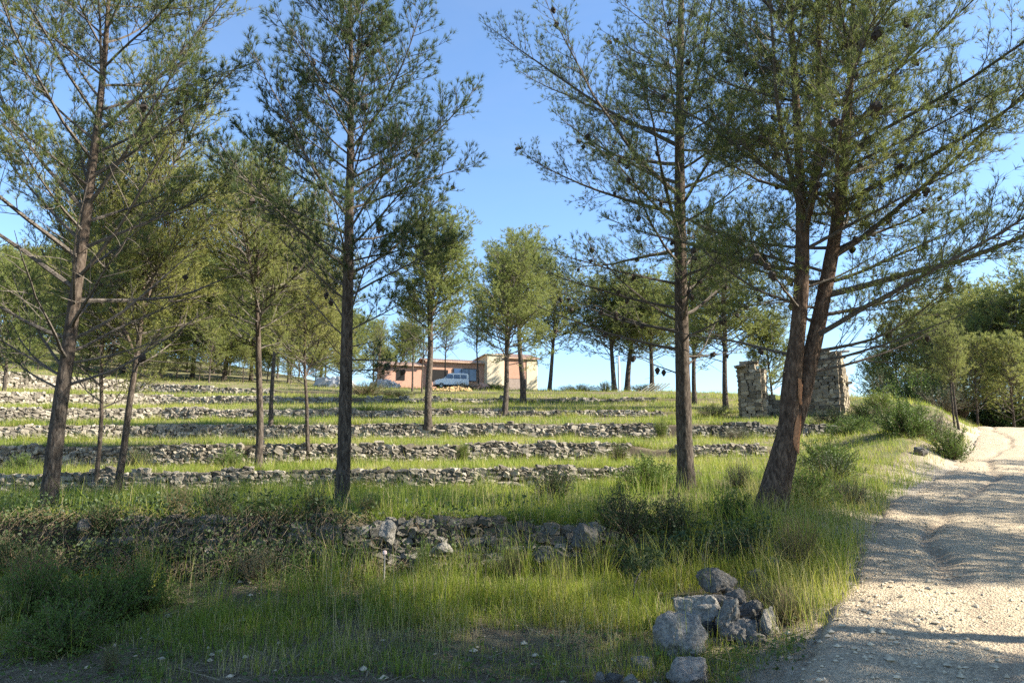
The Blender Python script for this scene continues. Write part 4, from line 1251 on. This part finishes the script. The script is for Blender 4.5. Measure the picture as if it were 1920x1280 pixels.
BL = [ # px, py centre, width, height, depth, label
 (1338, 1088, 66, 66, 7.0, 'dark upright boulder at the top of the boulder pile in the grass'),
 (1305, 1143, 62, 54, 6.35, 'pale grey twin-lobed boulder in the middle of the boulder pile'),
 (1278, 1198, 96, 84, 5.9, 'largest round boulder of the pile, brown-grey and smooth'),
 (1290, 1268, 76, 62, 5.55, 'half buried grey boulder lowest in the pile at the picture edge'),
 (1383, 1128, 30, 40, 6.3, 'small knobbly pointed boulder on the sunny side of the pile'),
 (1405, 1152, 36, 44, 6.15, 'pitted pale boulder below the knobbly pointed one'),
 (1440, 1172, 30, 52, 6.0, 'narrow pale boulder nearest the gravel track'),
 (1365, 1160, 40, 56, 6.15, 'shaded jagged boulder behind grass in the pile centre'),
 (1388, 1188, 44, 46, 5.95, 'low jagged boulder half hidden by dark grass'),
 (1255, 1162, 34, 26, 6.2, 'small dark stone wedged behind the largest boulder'),
 (1422, 1200, 28, 30, 5.85, 'small broken stone at the foot of the narrow pale boulder'),
 (1420, 1078, 42, 34, 7.3, 'stone sunk in grass above the pile, with a hollow in it'),
 (1450, 1062, 28, 32, 7.6, 'cream faced stone beside a dark hollow on the grassy bank'),
 (1150, 1272, 34, 24, 5.45, 'pinkish pale stone on the litter, largest of three at the picture edge'),
 (1124, 1270, 18, 24, 5.45, 'slim white stone on the litter at the picture edge'),
 (1185, 1275, 30, 20, 5.4, 'flat pale stone on the litter nearest the boulder pile'),
 (1205, 1246, 34, 26, 5.7, 'bluish stone in shade beside the lowest grey boulder'),
 (1352, 1130, 34, 34, 6.45, 'grey jagged stone wedged under the upright boulder at the pile top'),
 (1425, 1140, 30, 34, 6.2, 'pale lumpy stone behind the pitted pale boulder'),
 (1325, 1178, 36, 34, 6.05, 'shaded stone wedged between the largest boulder and the jagged stones'),
 (1405, 1176, 36, 40, 6.02, 'cracked grey stone in the middle of the jagged row'),
 (1365, 1105, 26, 26, 6.75, 'small lichen spotted stone beside the upright boulder'),
 (1726, 845, 26, 22, 0, 'brown boulder between two green shrubs beside the track'),
 (725, 998, 40, 40, 8.3, 'round pale boulder set high in the lowest rubble wall'),
 (1095, 1005, 52, 46, 8.45, 'broad grey capstone at the end of the lowest rubble wall'),
 (1020, 1040, 34, 32, 8.3, 'round grey boulder at the foot of the lowest wall'),
 (830, 1030, 40, 26, 8.3, 'flat grey boulder low in the lowest wall'),
 (160, 985, 26, 22, 8.7, 'pale stone showing in the dark overgrown bank under the leaning pine'),
]
for i, (px, py, w, h, d, lab) in enumerate(BL):
    if d == 0 or (px > 1200 and py > 1050):
        d = ground_at(px, py + h * .34)[1]
        if 1300 < px < 1410 and py < 1165: d -= .22
    p = at(px, py, d)
    dist = d / ray(px, py)[1]
    kk = (1.2 if w > 90 else 1.5) if (d < 6.9 and px > 1200) else 1.15
    sx = w / 2 / F_PX * dist * kk; sz = h / 2 / F_PX * dist * kk
    me = boulder_mesh(900 + i, 4 if w > 30 else 3, .30 if i not in (4, 5, 6, 7, 8) else .5)
    o = link('boulder', me, None, tuple(p)); o.scale = (sx, (sx + sz) * .5, sz); o.rotation_euler = (0, 0, random.uniform(-.4, .4))
    tag(o, lab, 'boulder', 'boulders beside the track and walls')

# ------------------------------------------------------------------ grass
def blades(g, x, y, z, h, w, tint, rng, lean=.35, seg=2):
    n = len(x)
    if seg == 1:
        a = rng.random(n) * 2 * PI; l = np.abs(rng.normal(0, lean, n)) + .08
        b = rng.random(n) * 2 * PI
        p0 = np.stack([x, y, z - .01], -1); s = np.stack([np.cos(b) * w / 2, np.sin(b) * w / 2, 0 * b], -1)
        p2 = p0 + np.stack([np.cos(a) * l * h, np.sin(a) * l * h, h * .95], -1)
        g.add(np.stack([p0 - s, p0 + s, p2], 1).reshape(-1, 3), tris=np.arange(3 * n).reshape(-1, 3), tint=np.repeat(tint, 3))
        return
    a = rng.random(n) * 2 * PI; l = np.abs(rng.normal(0, lean * 1.35, n)) + .08
    dx, dy = np.cos(a) * l, np.sin(a) * l
    b = rng.random(n) * 2 * PI
    sx, sy = np.cos(b) * w / 2, np.sin(b) * w / 2
    p0 = np.stack([x, y, z - .01], -1)
    p1 = p0 + np.stack([dx * h * .35, dy * h * .35, h * .6], -1)
    p2 = p0 + np.stack([dx * h, dy * h, h * np.sqrt(np.clip(1 - l * l * .5, .3, 1))], -1)
    s = np.stack([sx, sy, np.zeros(n)], -1)
    V = np.stack([p0 - s, p0 + s, p1 - s * .8, p1 + s * .8, p2], 1).reshape(-1, 3)
    k = 5 * np.arange(n)[:, None]
    T = np.concatenate([k + np.array([[2, 3, 4]])]).reshape(-1, 3)
    Q = (k + np.array([[0, 1, 3, 2]])).reshape(-1, 4)
    g.add(V, tris=T, quads=Q, tint=np.repeat(tint, 5))

def scatter(n, d0, d1, px0=-350, px1=2150, rng=None, pw=1.0):
    d = d0 + (d1 - d0) * rng.random(n) ** pw
    px = px0 + (px1 - px0) * rng.random(n)
    x = (px - 960) / F_PX * d / math.cos(PITCH)
    return x, d

PILE = ground_at(1352, 1150)
def clear_of_pile(x, y, rng):
    q = np.hypot((x - PILE[0]) / .60, (y - PILE[1]) / .95)
    return rng.random(len(x)) < sstep(.55, 1.25, q + .3 * fbm(x * 4, y * 4, 0, 2, 88)) + .06

def grass_patch(name, n, d0, d1, h, w, seed, thr=.42, straw=.12, px=(-350, 2150), sdmax=-.05, tmean=.38, soft=.18, hv=1.0, clump=1.1, lean=.35):
    rng = np.random.default_rng(seed)
    x, y = scatter(n, d0, d1, px[0], px[1], rng)
    dens = .5 + fbm(x * clump, y * clump, 0, 3, 61) * 1.3 + .25 * fbm(x * 5, y * 5, 0, 2, 62)
    sd = road_sd(x, y) + .7 * fbm(x * 1.3, y * 1.3, 0, 3, 66) + .5 * (rng.random(n) ** 3)
    keep = (rng.random(n) < sstep(thr - soft, thr + soft, dens)) & (sd < sdmax)
    keep &= clear_of_pile(x, y, rng)
    # off the wall faces
    c = x / (y + APEX)
    for k in range(1, 8):
        yb = np.interp(c, KN[WBASE[k]][0], KN[WBASE[k]][1]); yt = np.interp(c, KN[WTOP[k]][0], KN[WTOP[k]][1])
        dz = np.interp(c, KN[WTOP[k]][0], KN[WTOP[k]][2]) - np.interp(c, KN[WBASE[k]][0], KN[WBASE[k]][2])
        keep &= ~((y > yb - .12) & (y < yt + .02) & (dz > .18))
    x, y, dens = x[keep], y[keep], dens[keep]
    n = len(x)
    hh = h * (.35 + .9 * np.clip(dens, 0, 1.2)) * rng.uniform(.25, 1.35, n) * hv
    tn = tmean + .8 * fbm(x * .7 + 7, y * .7, 0, 3, 63) + rng.normal(0, .09, n)
    tn = np.where(rng.random(n) < straw * (1 + 2.5 * fbm(x * .5, y * .5, 3, 2, 64)), rng.uniform(.8, 1.0, n), np.clip(tn, 0, .78))
    g = Geo()
    blades(g, x, y, hz(x, y), hh, w * rng.uniform(.7, 1.3, n), tn, rng, lean, 2 if d1 < 20 else 1)
    o = tag(link(name, g.mesh(name, M_grass)), kind='stuff')
    print(name, n)
    return o
grass_patch('grass', 60000, 5.6, 8.7, .16, .0045, 1, thr=.54, px=(-200, 1700), straw=.14, clump=.9)
grass_patch('grass', 34000, 6.6, 9.4, .21, .0045, 2, thr=.36, px=(700, 1620), straw=.08, tmean=.42)
grass_patch('grass', 20000, 4.2, 6.2, .12, .004, 12, thr=.68, px=(-200, 1600), straw=.2, clump=1.6)
grass_patch('grass', 85000, 8.9, 17.6, .18, .0065, 3, thr=.33, px=(-250, 1750), straw=.12, tmean=.44)
grass_patch('grass', 50000, 17.6, 25, .22, .010, 4, thr=.36, px=(-200, 1750), straw=.12, tmean=.44)
grass_patch('grass', 42000, 25, 33, .24, .014, 5, thr=.36, px=(-200, 1800), straw=.12, tmean=.46)
grass_patch('grass', 40000, 33, 42, .26, .018, 6, thr=.36, px=(-200, 1850), straw=.12, tmean=.48)
grass_patch('grass', 36000, 42, 54, .28, .024, 7, thr=.38, px=(-200, 1850), straw=.14, tmean=.5)
grass_patch('grass', 34000, 54, 80, .30, .032, 8, thr=.40, px=(-200, 1850), straw=.18, tmean=.5)

grass_patch('grass', 30000, 7.0, 9.6, .48, .0040, 21, thr=.66, px=(250, 1560), straw=.15, clump=2.2, soft=.08, tmean=.45, lean=.25)
grass_patch('grass', 34000, 8.9, 17.6, .46, .0060, 22, thr=.66, px=(-200, 1700), straw=.16, clump=1.8, soft=.08, tmean=.42, lean=.25)
grass_patch('grass', 40000, 17.6, 33, .42, .012, 23, thr=.64, px=(-200, 1750), straw=.2, clump=1.3, soft=.1, tmean=.5)
grass_patch('grass', 40000, 33, 80, .42, .026, 24, thr=.60, px=(-200, 1750), straw=.25, clump=.7, soft=.1, tmean=.52)

grass_patch('grass', 4500, 5.6, 7.0, .18, .0042, 31, thr=.60, px=(450, 1150), straw=.6, clump=1.1, soft=.2, tmean=.6)
grass_patch('grass', 1500, 5.9, 8.5, .52, .0040, 32, thr=.5, px=(-100, 1560), straw=.45, clump=1.1, soft=.2, tmean=.5, lean=.15)
grass_patch('grass', 3000, 8.9, 17, .45, .0060, 33, thr=.5, px=(-100, 1650), straw=.5, clump=1.1, soft=.2, tmean=.5, lean=.15)
grass_patch('grass', 9000, 6.0, 16, .45, .0045, 34, thr=.35, px=(1380, 1640), straw=.5, clump=1.6, soft=.2, tmean=.6, sdmax=.12)

def wall_fringe():
    rng = np.random.default_rng(91)
    for k, n, h, w in ((1, 6000, .30, .0045), (2, 15000, .28, .007), (3, 17000, .36, .011), (4, 17000, .40, .015), (5, 18000, .42, .020), (6, 12000, .4, .026)):
        px = rng.uniform(-250, 1600, n)
        d = np.interp(px, [q[0] for q in WALLS[k]], [q[1] for q in WALLS[k]])
        x = (px - 960) / F_PX * d / math.cos(PITCH); c = x / (d + APEX)
        top = rng.random(n) < .5
        yb = np.interp(c, KN[WBASE[k]][0], KN[WBASE[k]][1]); yt = np.interp(c, KN[WTOP[k]][0], KN[WTOP[k]][1])
        y = np.where(top, yt + .02 + .35 * rng.random(n) ** 2, yb - .12 - .4 * rng.random(n) ** 1.5)
        x = c * (y + APEX)
        m = .5 + 1.6 * fbm(px * .017 + k * 9, np.where(top, 1., 7.), 0, 3, 92)
        kp = (rng.random(n) < sstep(.35, .75, m)) & (road_sd(x, y) < -.4)
        x, y, m = x[kp], y[kp], m[kp]; nn = len(x)
        hh = h * (.35 + .9 * m) * rng.uniform(.4, 1.1, nn)
        tn = np.where(rng.random(nn) < .2, rng.uniform(.78, 1, nn), np.clip(.45 + .7 * fbm(x, y, 0, 2, 93) + rng.normal(0, .1, nn), 0, .75))
        g = Geo(); blades(g, x, y, hz(x, y), hh, w * rng.uniform(.7, 1.3, nn), tn, rng, .4, 2 if k < 3 else 1)
        tag(link('grass', g.mesh('grass', M_grass)), kind='stuff')
wall_fringe()

def undergrowth():
    """tangle of leaves, stems and hanging dead grass over the face of the lowest bank"""
    rng = np.random.default_rng(77)
    def pts(n, spread):
        px = rng.uniform(-300, 1420, n)
        w = np.where(px < 660, .85, np.where(px > 1130, .9, .20))
        w = w + .9 * fbm(px * .012, px * 0 + 3, 0, 3, 71)
        k = rng.random(n) < w
        px = px[k]; n = len(px)
        u = (px - 960) / F_PX
        d = 8.35 + .65 * rng.random(n) ** 1.3 + np.interp(px, [-300, 100, 400], [.7, .3, 0])
        x = u * d / math.cos(PITCH)
        return x, d, hz(x, d), n
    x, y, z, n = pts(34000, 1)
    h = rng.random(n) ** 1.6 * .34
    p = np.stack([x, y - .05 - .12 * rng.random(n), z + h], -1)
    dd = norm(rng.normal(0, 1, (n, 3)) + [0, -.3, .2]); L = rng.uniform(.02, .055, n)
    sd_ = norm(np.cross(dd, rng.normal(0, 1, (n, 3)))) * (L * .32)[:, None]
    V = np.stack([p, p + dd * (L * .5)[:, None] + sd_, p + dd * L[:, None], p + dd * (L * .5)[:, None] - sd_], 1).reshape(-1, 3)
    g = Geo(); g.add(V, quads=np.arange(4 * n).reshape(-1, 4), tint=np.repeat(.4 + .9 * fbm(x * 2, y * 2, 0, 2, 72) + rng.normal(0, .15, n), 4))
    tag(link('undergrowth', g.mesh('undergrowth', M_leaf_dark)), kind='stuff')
    x, y, z, n = pts(9000, 1)
    L = rng.uniform(.12, .45, n)
    a = rng.normal(-PI / 2, .9, n)
    o = np.stack([np.cos(a), np.sin(a), 0 * a], -1)
    p0 = np.stack([x, y, z + .02], -1)
    p1 = p0 + o * (L * .35)[:, None] + np.stack([0 * L, 0 * L, L * rng.uniform(.0, .5, n)], -1)
    p2 = p1 + o * (L * .4)[:, None] + np.stack([0 * L, 0 * L, -L * rng.uniform(.1, .7, n)], -1)
    v, q = tubes(np.stack([p0, p1, p2], 1), np.broadcast_to(np.array([.0028, .0025, .0015]), (n, 3)), 3)
    g = Geo(); g.add(v, quads=q, tint=np.repeat(np.clip(rng.normal(.35, .25, n), 0, 1), 9))
    tag(link('dry_stems', g.mesh('dry_stems', M_dry)), kind='stuff')
undergrowth()

def ground_cover():
    rng = np.random.default_rng(78)
    n = 42000
    x, y = scatter(n, 5.0, 12.5, -250, 1650, rng)
    dens = .5 + 1.5 * fbm(x * 1.4 + 3, y * 1.4, 0, 3, 81)
    k = (rng.random(n) < sstep(.35, .75, dens)) & (sdn(x, y) < -.05) & ~((y > 8.3) & (y < 8.95))
    x, y = x[k], y[k]; n = len(x)
    p = np.stack([x, y, hz(x, y) + .01 + .10 * rng.random(n) ** 1.5], -1)
    dd = norm(rng.normal(0, 1, (n, 3)) * [1, 1, .5]); L = rng.uniform(.015, .045, n)
    s_ = norm(np.cross(dd, [0, 0, 1.])) * (L * .35)[:, None] + rng.normal(0, .004, (n, 3))
    V = np.stack([p, p + dd * (L * .5)[:, None] + s_, p + dd * L[:, None], p + dd * (L * .5)[:, None] - s_], 1).reshape(-1, 3)
    g = Geo(); g.add(V, quads=np.arange(4 * n).reshape(-1, 4), tint=np.repeat(.35 + .8 * fbm(x, y, 0, 2, 82) + rng.normal(0, .15, n), 4))
    tag(link('ground_cover', g.mesh('ground_cover', M_leaf_green)), kind='stuff')
ground_cover()

def litter():
    """dead pine needles and twigs on the ground, small pale stones"""
    rng = np.random.default_rng(17)
    n = 30000
    x, y = scatter(n, 4.2, 9.5, -300, 1620, rng, 1.5)
    k = road_sd(x, y) < .1
    x, y = x[k], y[k]; n = len(x)
    L = .03 + .10 * rng.random(n) ** 2 + .25 * (rng.random(n) < .03)
    a = rng.random(n) * 2 * PI; t = rng.normal(0, .18, n)
    d = np.stack([np.cos(a), np.sin(a), t], -1) * L[:, None]
    z = hz(x, y) + .012
    p = np.stack([x, y, z], -1); w = .0026 + .004 * (L > .2)
    s = np.stack([-np.sin(a), np.cos(a), np.zeros(n)], -1) * w[:, None]
    V = np.stack([p - s, p + s, p + d + s * .5 + [0, 0, .004], p + d - s * .5 + [0, 0, .004]], 1).reshape(-1, 3)
    g = Geo(); g.add(V, quads=np.arange(4 * n).reshape(-1, 4), tint=np.repeat(rng.random(n), 4))
    tag(link('pine_litter', g.mesh('pine_litter', M_dry)), kind='stuff')
    n = 420
    x, y = scatter(n, 4.3, 9, -200, 1560, rng)
    k = road_sd(x, y) < 0
    x, y = x[k], y[k]
    pebbles('pebbles', x, y, hz(x, y), .010 + .03 * rng.random(len(x)) ** 3, M_gravel, rng)
litter()

# ------------------------------------------------------------------ shrubs and weeds
def shrub_proto(kind, seed):
    rng = np.random.default_rng(seed)
    sg, lg = Geo(), Geo()
    cfg = dict(round=(90, 5200, .036, 1.0, M_leaf_dark), broom=(150, 4200, .026, .55, M_leaf_green), herb=(70, 3000, .05, .5, M_leaf_yellow), grey=(120, 3600, .03, .8, M_leaf_grey),
               bramble=(75, 900, .04, .9, M_leaf_green), leafy=(120, 9000, .042, .95, M_leaf_green), fine=(170, 5200, .022, .8, M_leaf_yellow))[kind]
    ns, nl, ls, spread, lm = cfg
    paths = []
    for i in range(ns):
        az = rng.random() * 2 * PI
        th = (rng.random() ** .7) * spread * 1.45
        L = rng.uniform(.7, 1.08)
        d = np.array([math.sin(th) * math.cos(az), math.sin(th) * math.sin(az), math.cos(th)])
        b = np.array([math.cos(az), math.sin(az), 0]) * rng.random() * .25
        if kind == 'bramble':
            d = np.array([math.sin(th * .7) * math.cos(az), math.sin(th * .7) * math.sin(az), math.cos(th * .7)])
            paths.append(curve_path(b, d, L * 1.3, 8, -1.2, rng, .95))
        else:
            paths.append(curve_path(b, d, L, 8, .25 if kind != 'leafy' else -.15, rng, .4))
    P = np.array(paths)
    v, q = tubes(P, np.broadcast_to(np.linspace(.012, .004, 8) * (.6 if kind == 'bramble' else 1), P.shape[:2]), 3)
    sg.add(v, quads=q, tint=rng.random(len(v)) * .2 + .1 * (kind == 'bramble'))
    i = rng.integers(ns, size=nl); t = .15 + .85 * rng.random(nl) ** .75
    ii = t * 7; j = np.minimum(ii.astype(int), 6); fr = (ii - j)[:, None]
    p = P[i, j] * (1 - fr) + P[i, j + 1] * fr
    tg = norm(P[i, j + 1] - P[i, j])
    o = norm(rng.normal(0, 1, (nl, 3)))
    p = p + o * rng.random((nl, 1)) * .09
    d = norm(tg * (1.2 if kind in ('broom', 'fine') else .4) + o * .8 + np.array([0, 0, .3]))
    L = ls * rng.uniform(.7, 1.5, nl) * (1.8 if kind in ('broom', 'fine') else 1)
    s = norm(np.cross(d, rng.normal(0, 1, (nl, 3)))) * (ls * (.16 if kind in ('broom', 'fine') else .36))
    m = p + d * (L * .5)[:, None]; e = p + d * L[:, None]
    V = np.stack([p, m + s, e, m - s], 1).reshape(-1, 3)
    lg.add(V, quads=np.arange(4 * nl).reshape(-1, 4), tint=np.repeat(.35 + .4 * fbm(p[:, 0] * 3, p[:, 1] * 3, p[:, 2] * 3, 2, seed) * 2 + rng.normal(0, .12, nl), 4))
    root = thing('shrub', 'x', 'shrub')
    tag(link('stems', sg.mesh('stems', M_dry), root), kind='stuff')
    tag(link('foliage', lg.mesh('foliage', lm), root), kind='stuff')
    return root
SH = {k: shrub_proto(k, 60 + i) for i, k in enumerate(['round', 'broom', 'herb', 'grey', 'bramble', 'leafy', 'fine'])}
sh_used = set()
def shrub(kind, px, py, w, h, label, d=None, group='shrubs on the terraces', depth_k=1.0):
    if d is None: x, y, z = ground_at(px, py)
    else:
        y = d; x = at(px, py, d)[0]; z = float(hz(x, y)[0])
    dist = y / ray(px, py)[1]
    sx = w / 2 / F_PX * dist; sz = h / F_PX * dist
    r = dup(SH[kind], (x, y, z - .02), random.random() * 6.28, (sx, sx * depth_k, sz * 1.0), label, group, first=kind not in sh_used)
    sh_used.add(kind)
SHL = [
 ('round', 1040, 925, 100, 70, 'dark rounded bush in front of the second wall', 12.5),
 ('round', 1170, 1000, 140, 95, 'dark bush spilling over the end of the lowest wall, tallest there'),
 ('round', 1262, 1005, 130, 90, 'dark leggy bush between the lowest wall and the straight pine', 9.2),
 ('leafy', 1215, 905, 120, 70, 'loose green bush at the end of the second wall', 15.5),
 ('grey', 1385, 900, 70, 55, 'grassy bush with yellow flowers behind the forked pine', 15.),
 ('leafy', 1370, 945, 100, 70, 'soft green bush between the straight pine and the forked pine', 10.2),
 ('round', 255, 880, 70, 45, 'dark green bush against the third wall beside the pale slim trunk', 23.),
 ('leafy', 430, 880, 70, 45, 'green bush in a gap of the third wall', 23.5),
 ('herb', 868, 862, 40, 42, 'tall pale weed in the gap of the third wall', 23.8),
 ('grey', 1380, 812, 70, 32, 'greyish bush against the dark wall under the ruin', 31.),
 ('leafy', 1550, 880, 120, 60, 'green bush on the bank behind the forked pine', 18.5),
 ('round', 1560, 905, 130, 60, 'dark bush on the bank above the bend of the track', 16.),
 ('leafy', 1510, 940, 130, 80, 'green grassy bush beside the forked trunk on the bank', 12.),
 ('grey', 1590, 950, 90, 60, 'dull brush with brown dead twigs hanging over the track edge', 12.6),
 ('fine', 1495, 1050, 110, 110, 'pale wispy bush below the forked pine at the track edge', 8.),
 ('fine', 1440, 1120, 110, 70, 'pale dry grassy bush behind the boulder pile', 6.9),
 ('fine', 1480, 1150, 100, 80, 'yellowish wispy bush on the verge beside the narrow pale boulder', 6.5),
 ('leafy', 1700, 842, 110, 80, 'large green shrub left of the brown boulder by the track', 25.),
 ('leafy', 1785, 868, 76, 70, 'dense green shrub right of the brown boulder, touching the track', 23.5),
 ('grey', 1740, 800, 100, 70, 'grey bare shrub behind the brown boulder', 28.),
 ('broom', 1680, 800, 120, 70, 'green shrub on the mound in front of the far wood', 31.),
 ('herb', 1650, 780, 90, 50, 'bright yellow-green herb clump on the mound beside the ruin', 36.),
 ('herb', 1620, 790, 70, 40, 'yellow-green herb clump at the foot of the ruin flank', 34.5),
 ('leafy', 1600, 830, 100, 40, 'low green shrub below the mound near the stony patch', 28.),
 ('round', 1560, 812, 90, 36, 'dark low shrub at the ruin foot', 34.2),
 ('round', 1340, 782, 80, 28, 'dark shrub in shade beside the pine left of the ruin', 40.),
 ('round', 1135, 730, 40, 22, 'dark clump on the crest beside the white pole', 72.),
 ('round', 1085, 733, 90, 14, 'low dark scrub along the crest beside the house', 73.),
 ('round', 1210, 735, 90, 14, 'low dark scrub along the crest under the round pines', 73.5),
 ('leafy', 930, 733, 50, 14, 'green scrub before the grey house plinth', 75.),
 ('grey', 872, 728, 70, 16, 'green-grey scrub in front of the white van', 75.),
 ('broom', 690, 745, 120, 28, 'shaded grassy scrub high on the slope', 62.),
 ('round', 740, 752, 110, 14, 'dark low scrub below the trio of thin pines', 58.),
 ('round', 1665, 800, 90, 70, 'dark bush at the near edge of the far wood, closest to the ruin', 50.),
 ('leafy', 1725, 806, 130, 80, 'tall green scrub under the first pines of the far wood', 46.),
 ('grey', 1765, 812, 110, 60, 'dull scrub under the far wood behind the twin stemmed pine', 44.),
 ('leafy', 1845, 805, 140, 80, 'dense scrub under the pines where the track drops over its crest', 52.),
 ('round', 1900, 812, 130, 90, 'dark scrub at the crest of the track, under the tallest far pines', 50.),
 ('leafy', 1950, 815, 150, 110, 'green scrub at the eastern end of the far wood', 48.),
 ('broom', 1800, 806, 110, 60, 'pale green scrub behind the stems on the track verge', 47.),
 ('leafy', 60, 1120, 170, 120, 'light green spurge thicket at the western foreground edge', 7.1),
 ('leafy', 175, 1130, 190, 120, 'leafy green thicket with yellow shoots in the foreground', 7.0),
 ('leafy', 265, 1115, 130, 100, 'eastern leafy end of the foreground thicket', 7.4),
 ('leafy', 110, 1190, 200, 100, 'low leafy thicket nearest the camera at the picture corner', 6.2),
 ('fine', 60, 1085, 120, 90, 'wispy green shrub behind the spurge thicket', 8.0),
 ('broom', 205, 1245, 46, 56, 'small upright yellowish tuft in the litter', 5.7),
 ('broom', 590, 985, 70, 70, 'dark upright tuft on the bank edge below the straight slender pine', 8.95),
 ('round', 405, 985, 90, 80, 'dark upright bush on the edge of the lowest terrace', 9.1),
 ('broom', 330, 985, 90, 70, 'green upright bush on the terrace edge under the slim pines', 9.3),
 ('leafy', 500, 975, 80, 50, 'green clump on the lowest terrace edge', 9.3),
 ('bramble', 120, 1030, 150, 90, 'dead bramble tangle on the dark bank under the leaning pine', 8.5),
 ('bramble', 270, 1050, 160, 110, 'dead bramble tangle hanging down the dark bank', 8.35),
 ('bramble', 440, 1060, 150, 110, 'pale bramble canes hanging over the lowest wall', 8.3),
 ('bramble', 600, 1055, 130, 110, 'straw coloured bramble beside the wall of round stones', 8.3),
 ('bramble', 560, 1080, 200, 50, 'low heap of dry canes at the foot of the lowest wall', 8.0),
 ('bramble', 690, 1070, 130, 40, 'low dark heap of dry canes beside the capped stake', 8.0),
 ('grey', 480, 1055, 100, 70, 'grey-green bush growing from the lowest wall', 8.2),
 ('leafy', 795, 1050, 40, 80, 'dark green sapling bush in front of the lowest wall', 8.1),
 ('round', 20, 1030, 150, 80, 'dark green growth on the bank at the western edge', 8.6),
 ('round', 200, 1000, 130, 60, 'dark green growth on the bank below the slim pines', 8.9),
 ('broom', 960, 1060, 60, 70, 'thin green weed in front of the lowest wall', 8.0),
 ('broom', 1050, 1065, 70, 60, 'green weed at the foot of the broad capstone', 7.9),
 ('broom', 700, 960, 90, 50, 'grass tuft on the bank beside the straight slender trunk', 9.5),
 ('leafy', 40, 870, 60, 40, 'green bush against the third wall at the picture edge', 23.5),
 ('herb', 1240, 812, 50, 40, 'light weed where the fourth wall ends', 31.5),
 ('broom', 1160, 880, 60, 40, 'green clump at the end of the third wall', 22.),
]
for it in SHL:
    kind, px, py, w, h, lab = it[:6]
    shrub(kind, px, py, w, h, lab, it[6] if len(it) > 6 else None)

def sapling():
    x, y, z = ground_at(1186, 1140)
    root = thing('sapling', 'thin sapling with a forked stem and bushy top in the foreground grass', 'sapling', (x, y, z))
    b = np.array([x, y, z])
    rng = np.random.default_rng(8)
    main = np.array([at(px, py, y) - b for px, py in [(1186, 1142), (1188, 1115), (1190, 1092), (1186, 1075), (1184, 1055)]])
    side = np.array([at(px, py, y - .05) - b for px, py in [(1190, 1092), (1197, 1078), (1205, 1066), (1216, 1055), (1226, 1048)]])
    v, q = tubes(np.array([main, side]), np.linspace(.008, .003, 5)[None].repeat(2, 0), 5)
    g = Geo(); g.add(v, quads=q); obj('stem', g, M_twig, root)
    P = np.concatenate([main[-1] + rng.normal(0, 1, (40, 3)) * [.04, .05, .07], side[-1] + rng.normal(0, 1, (70, 3)) * [.09, .07, .05]])
    g = Geo(); needles(g, P, rng.normal(0, 1, P.shape) + [0, 0, .5], np.full(len(P), .3), 12, rng, ln=(.03, .07), wd=.006)
    tag(obj('foliage', g, M_leaf_dark, root), kind='stuff')
sapling()

def stake():
    x, y, z = ground_at(720, 1085, 6.5)
    y = min(y, 8.0); x = at(720, 1085, y)[0]; z = float(hz(x, y)[0])
    root = thing('stake', 'thin wooden stake with a pale pink cap before the lowest wall', 'stake', (x, y, z))
    H = at(720, 1038, y)[2] - z
    g = Geo(); v, q = tubes(np.array([[(0, 0, -.05), (.002, 0, H * .5), (0, 0, H)]]), np.array([[.009, .008, .008]]), 6); g.add(v, quads=q); obj('shaft', g, M_wood_grey, root)
    g = Geo(); v, q = tubes(np.array([[(0, 0, H - .005), (0, 0, H), (0, 0, H + .03), (0, 0, H + .036)]]), np.array([[.005, .021, .021, .004]]), 10); g.add(v, quads=q); obj('cap', g, M_red, root)
stake()
for k in ('H',):
    for o in bpy.data.objects:
        if k in o.keys(): del o[k]
for r in [o for o in bpy.data.objects if o.get('label') == 'x']:
    for c in list(r.children): bpy.data.objects.remove(c)
    bpy.data.objects.remove(r)
print('objects', len(bpy.data.objects), 'tris', sum(len(m.loops) - 2 * len(m.polygons) for m in bpy.data.meshes))
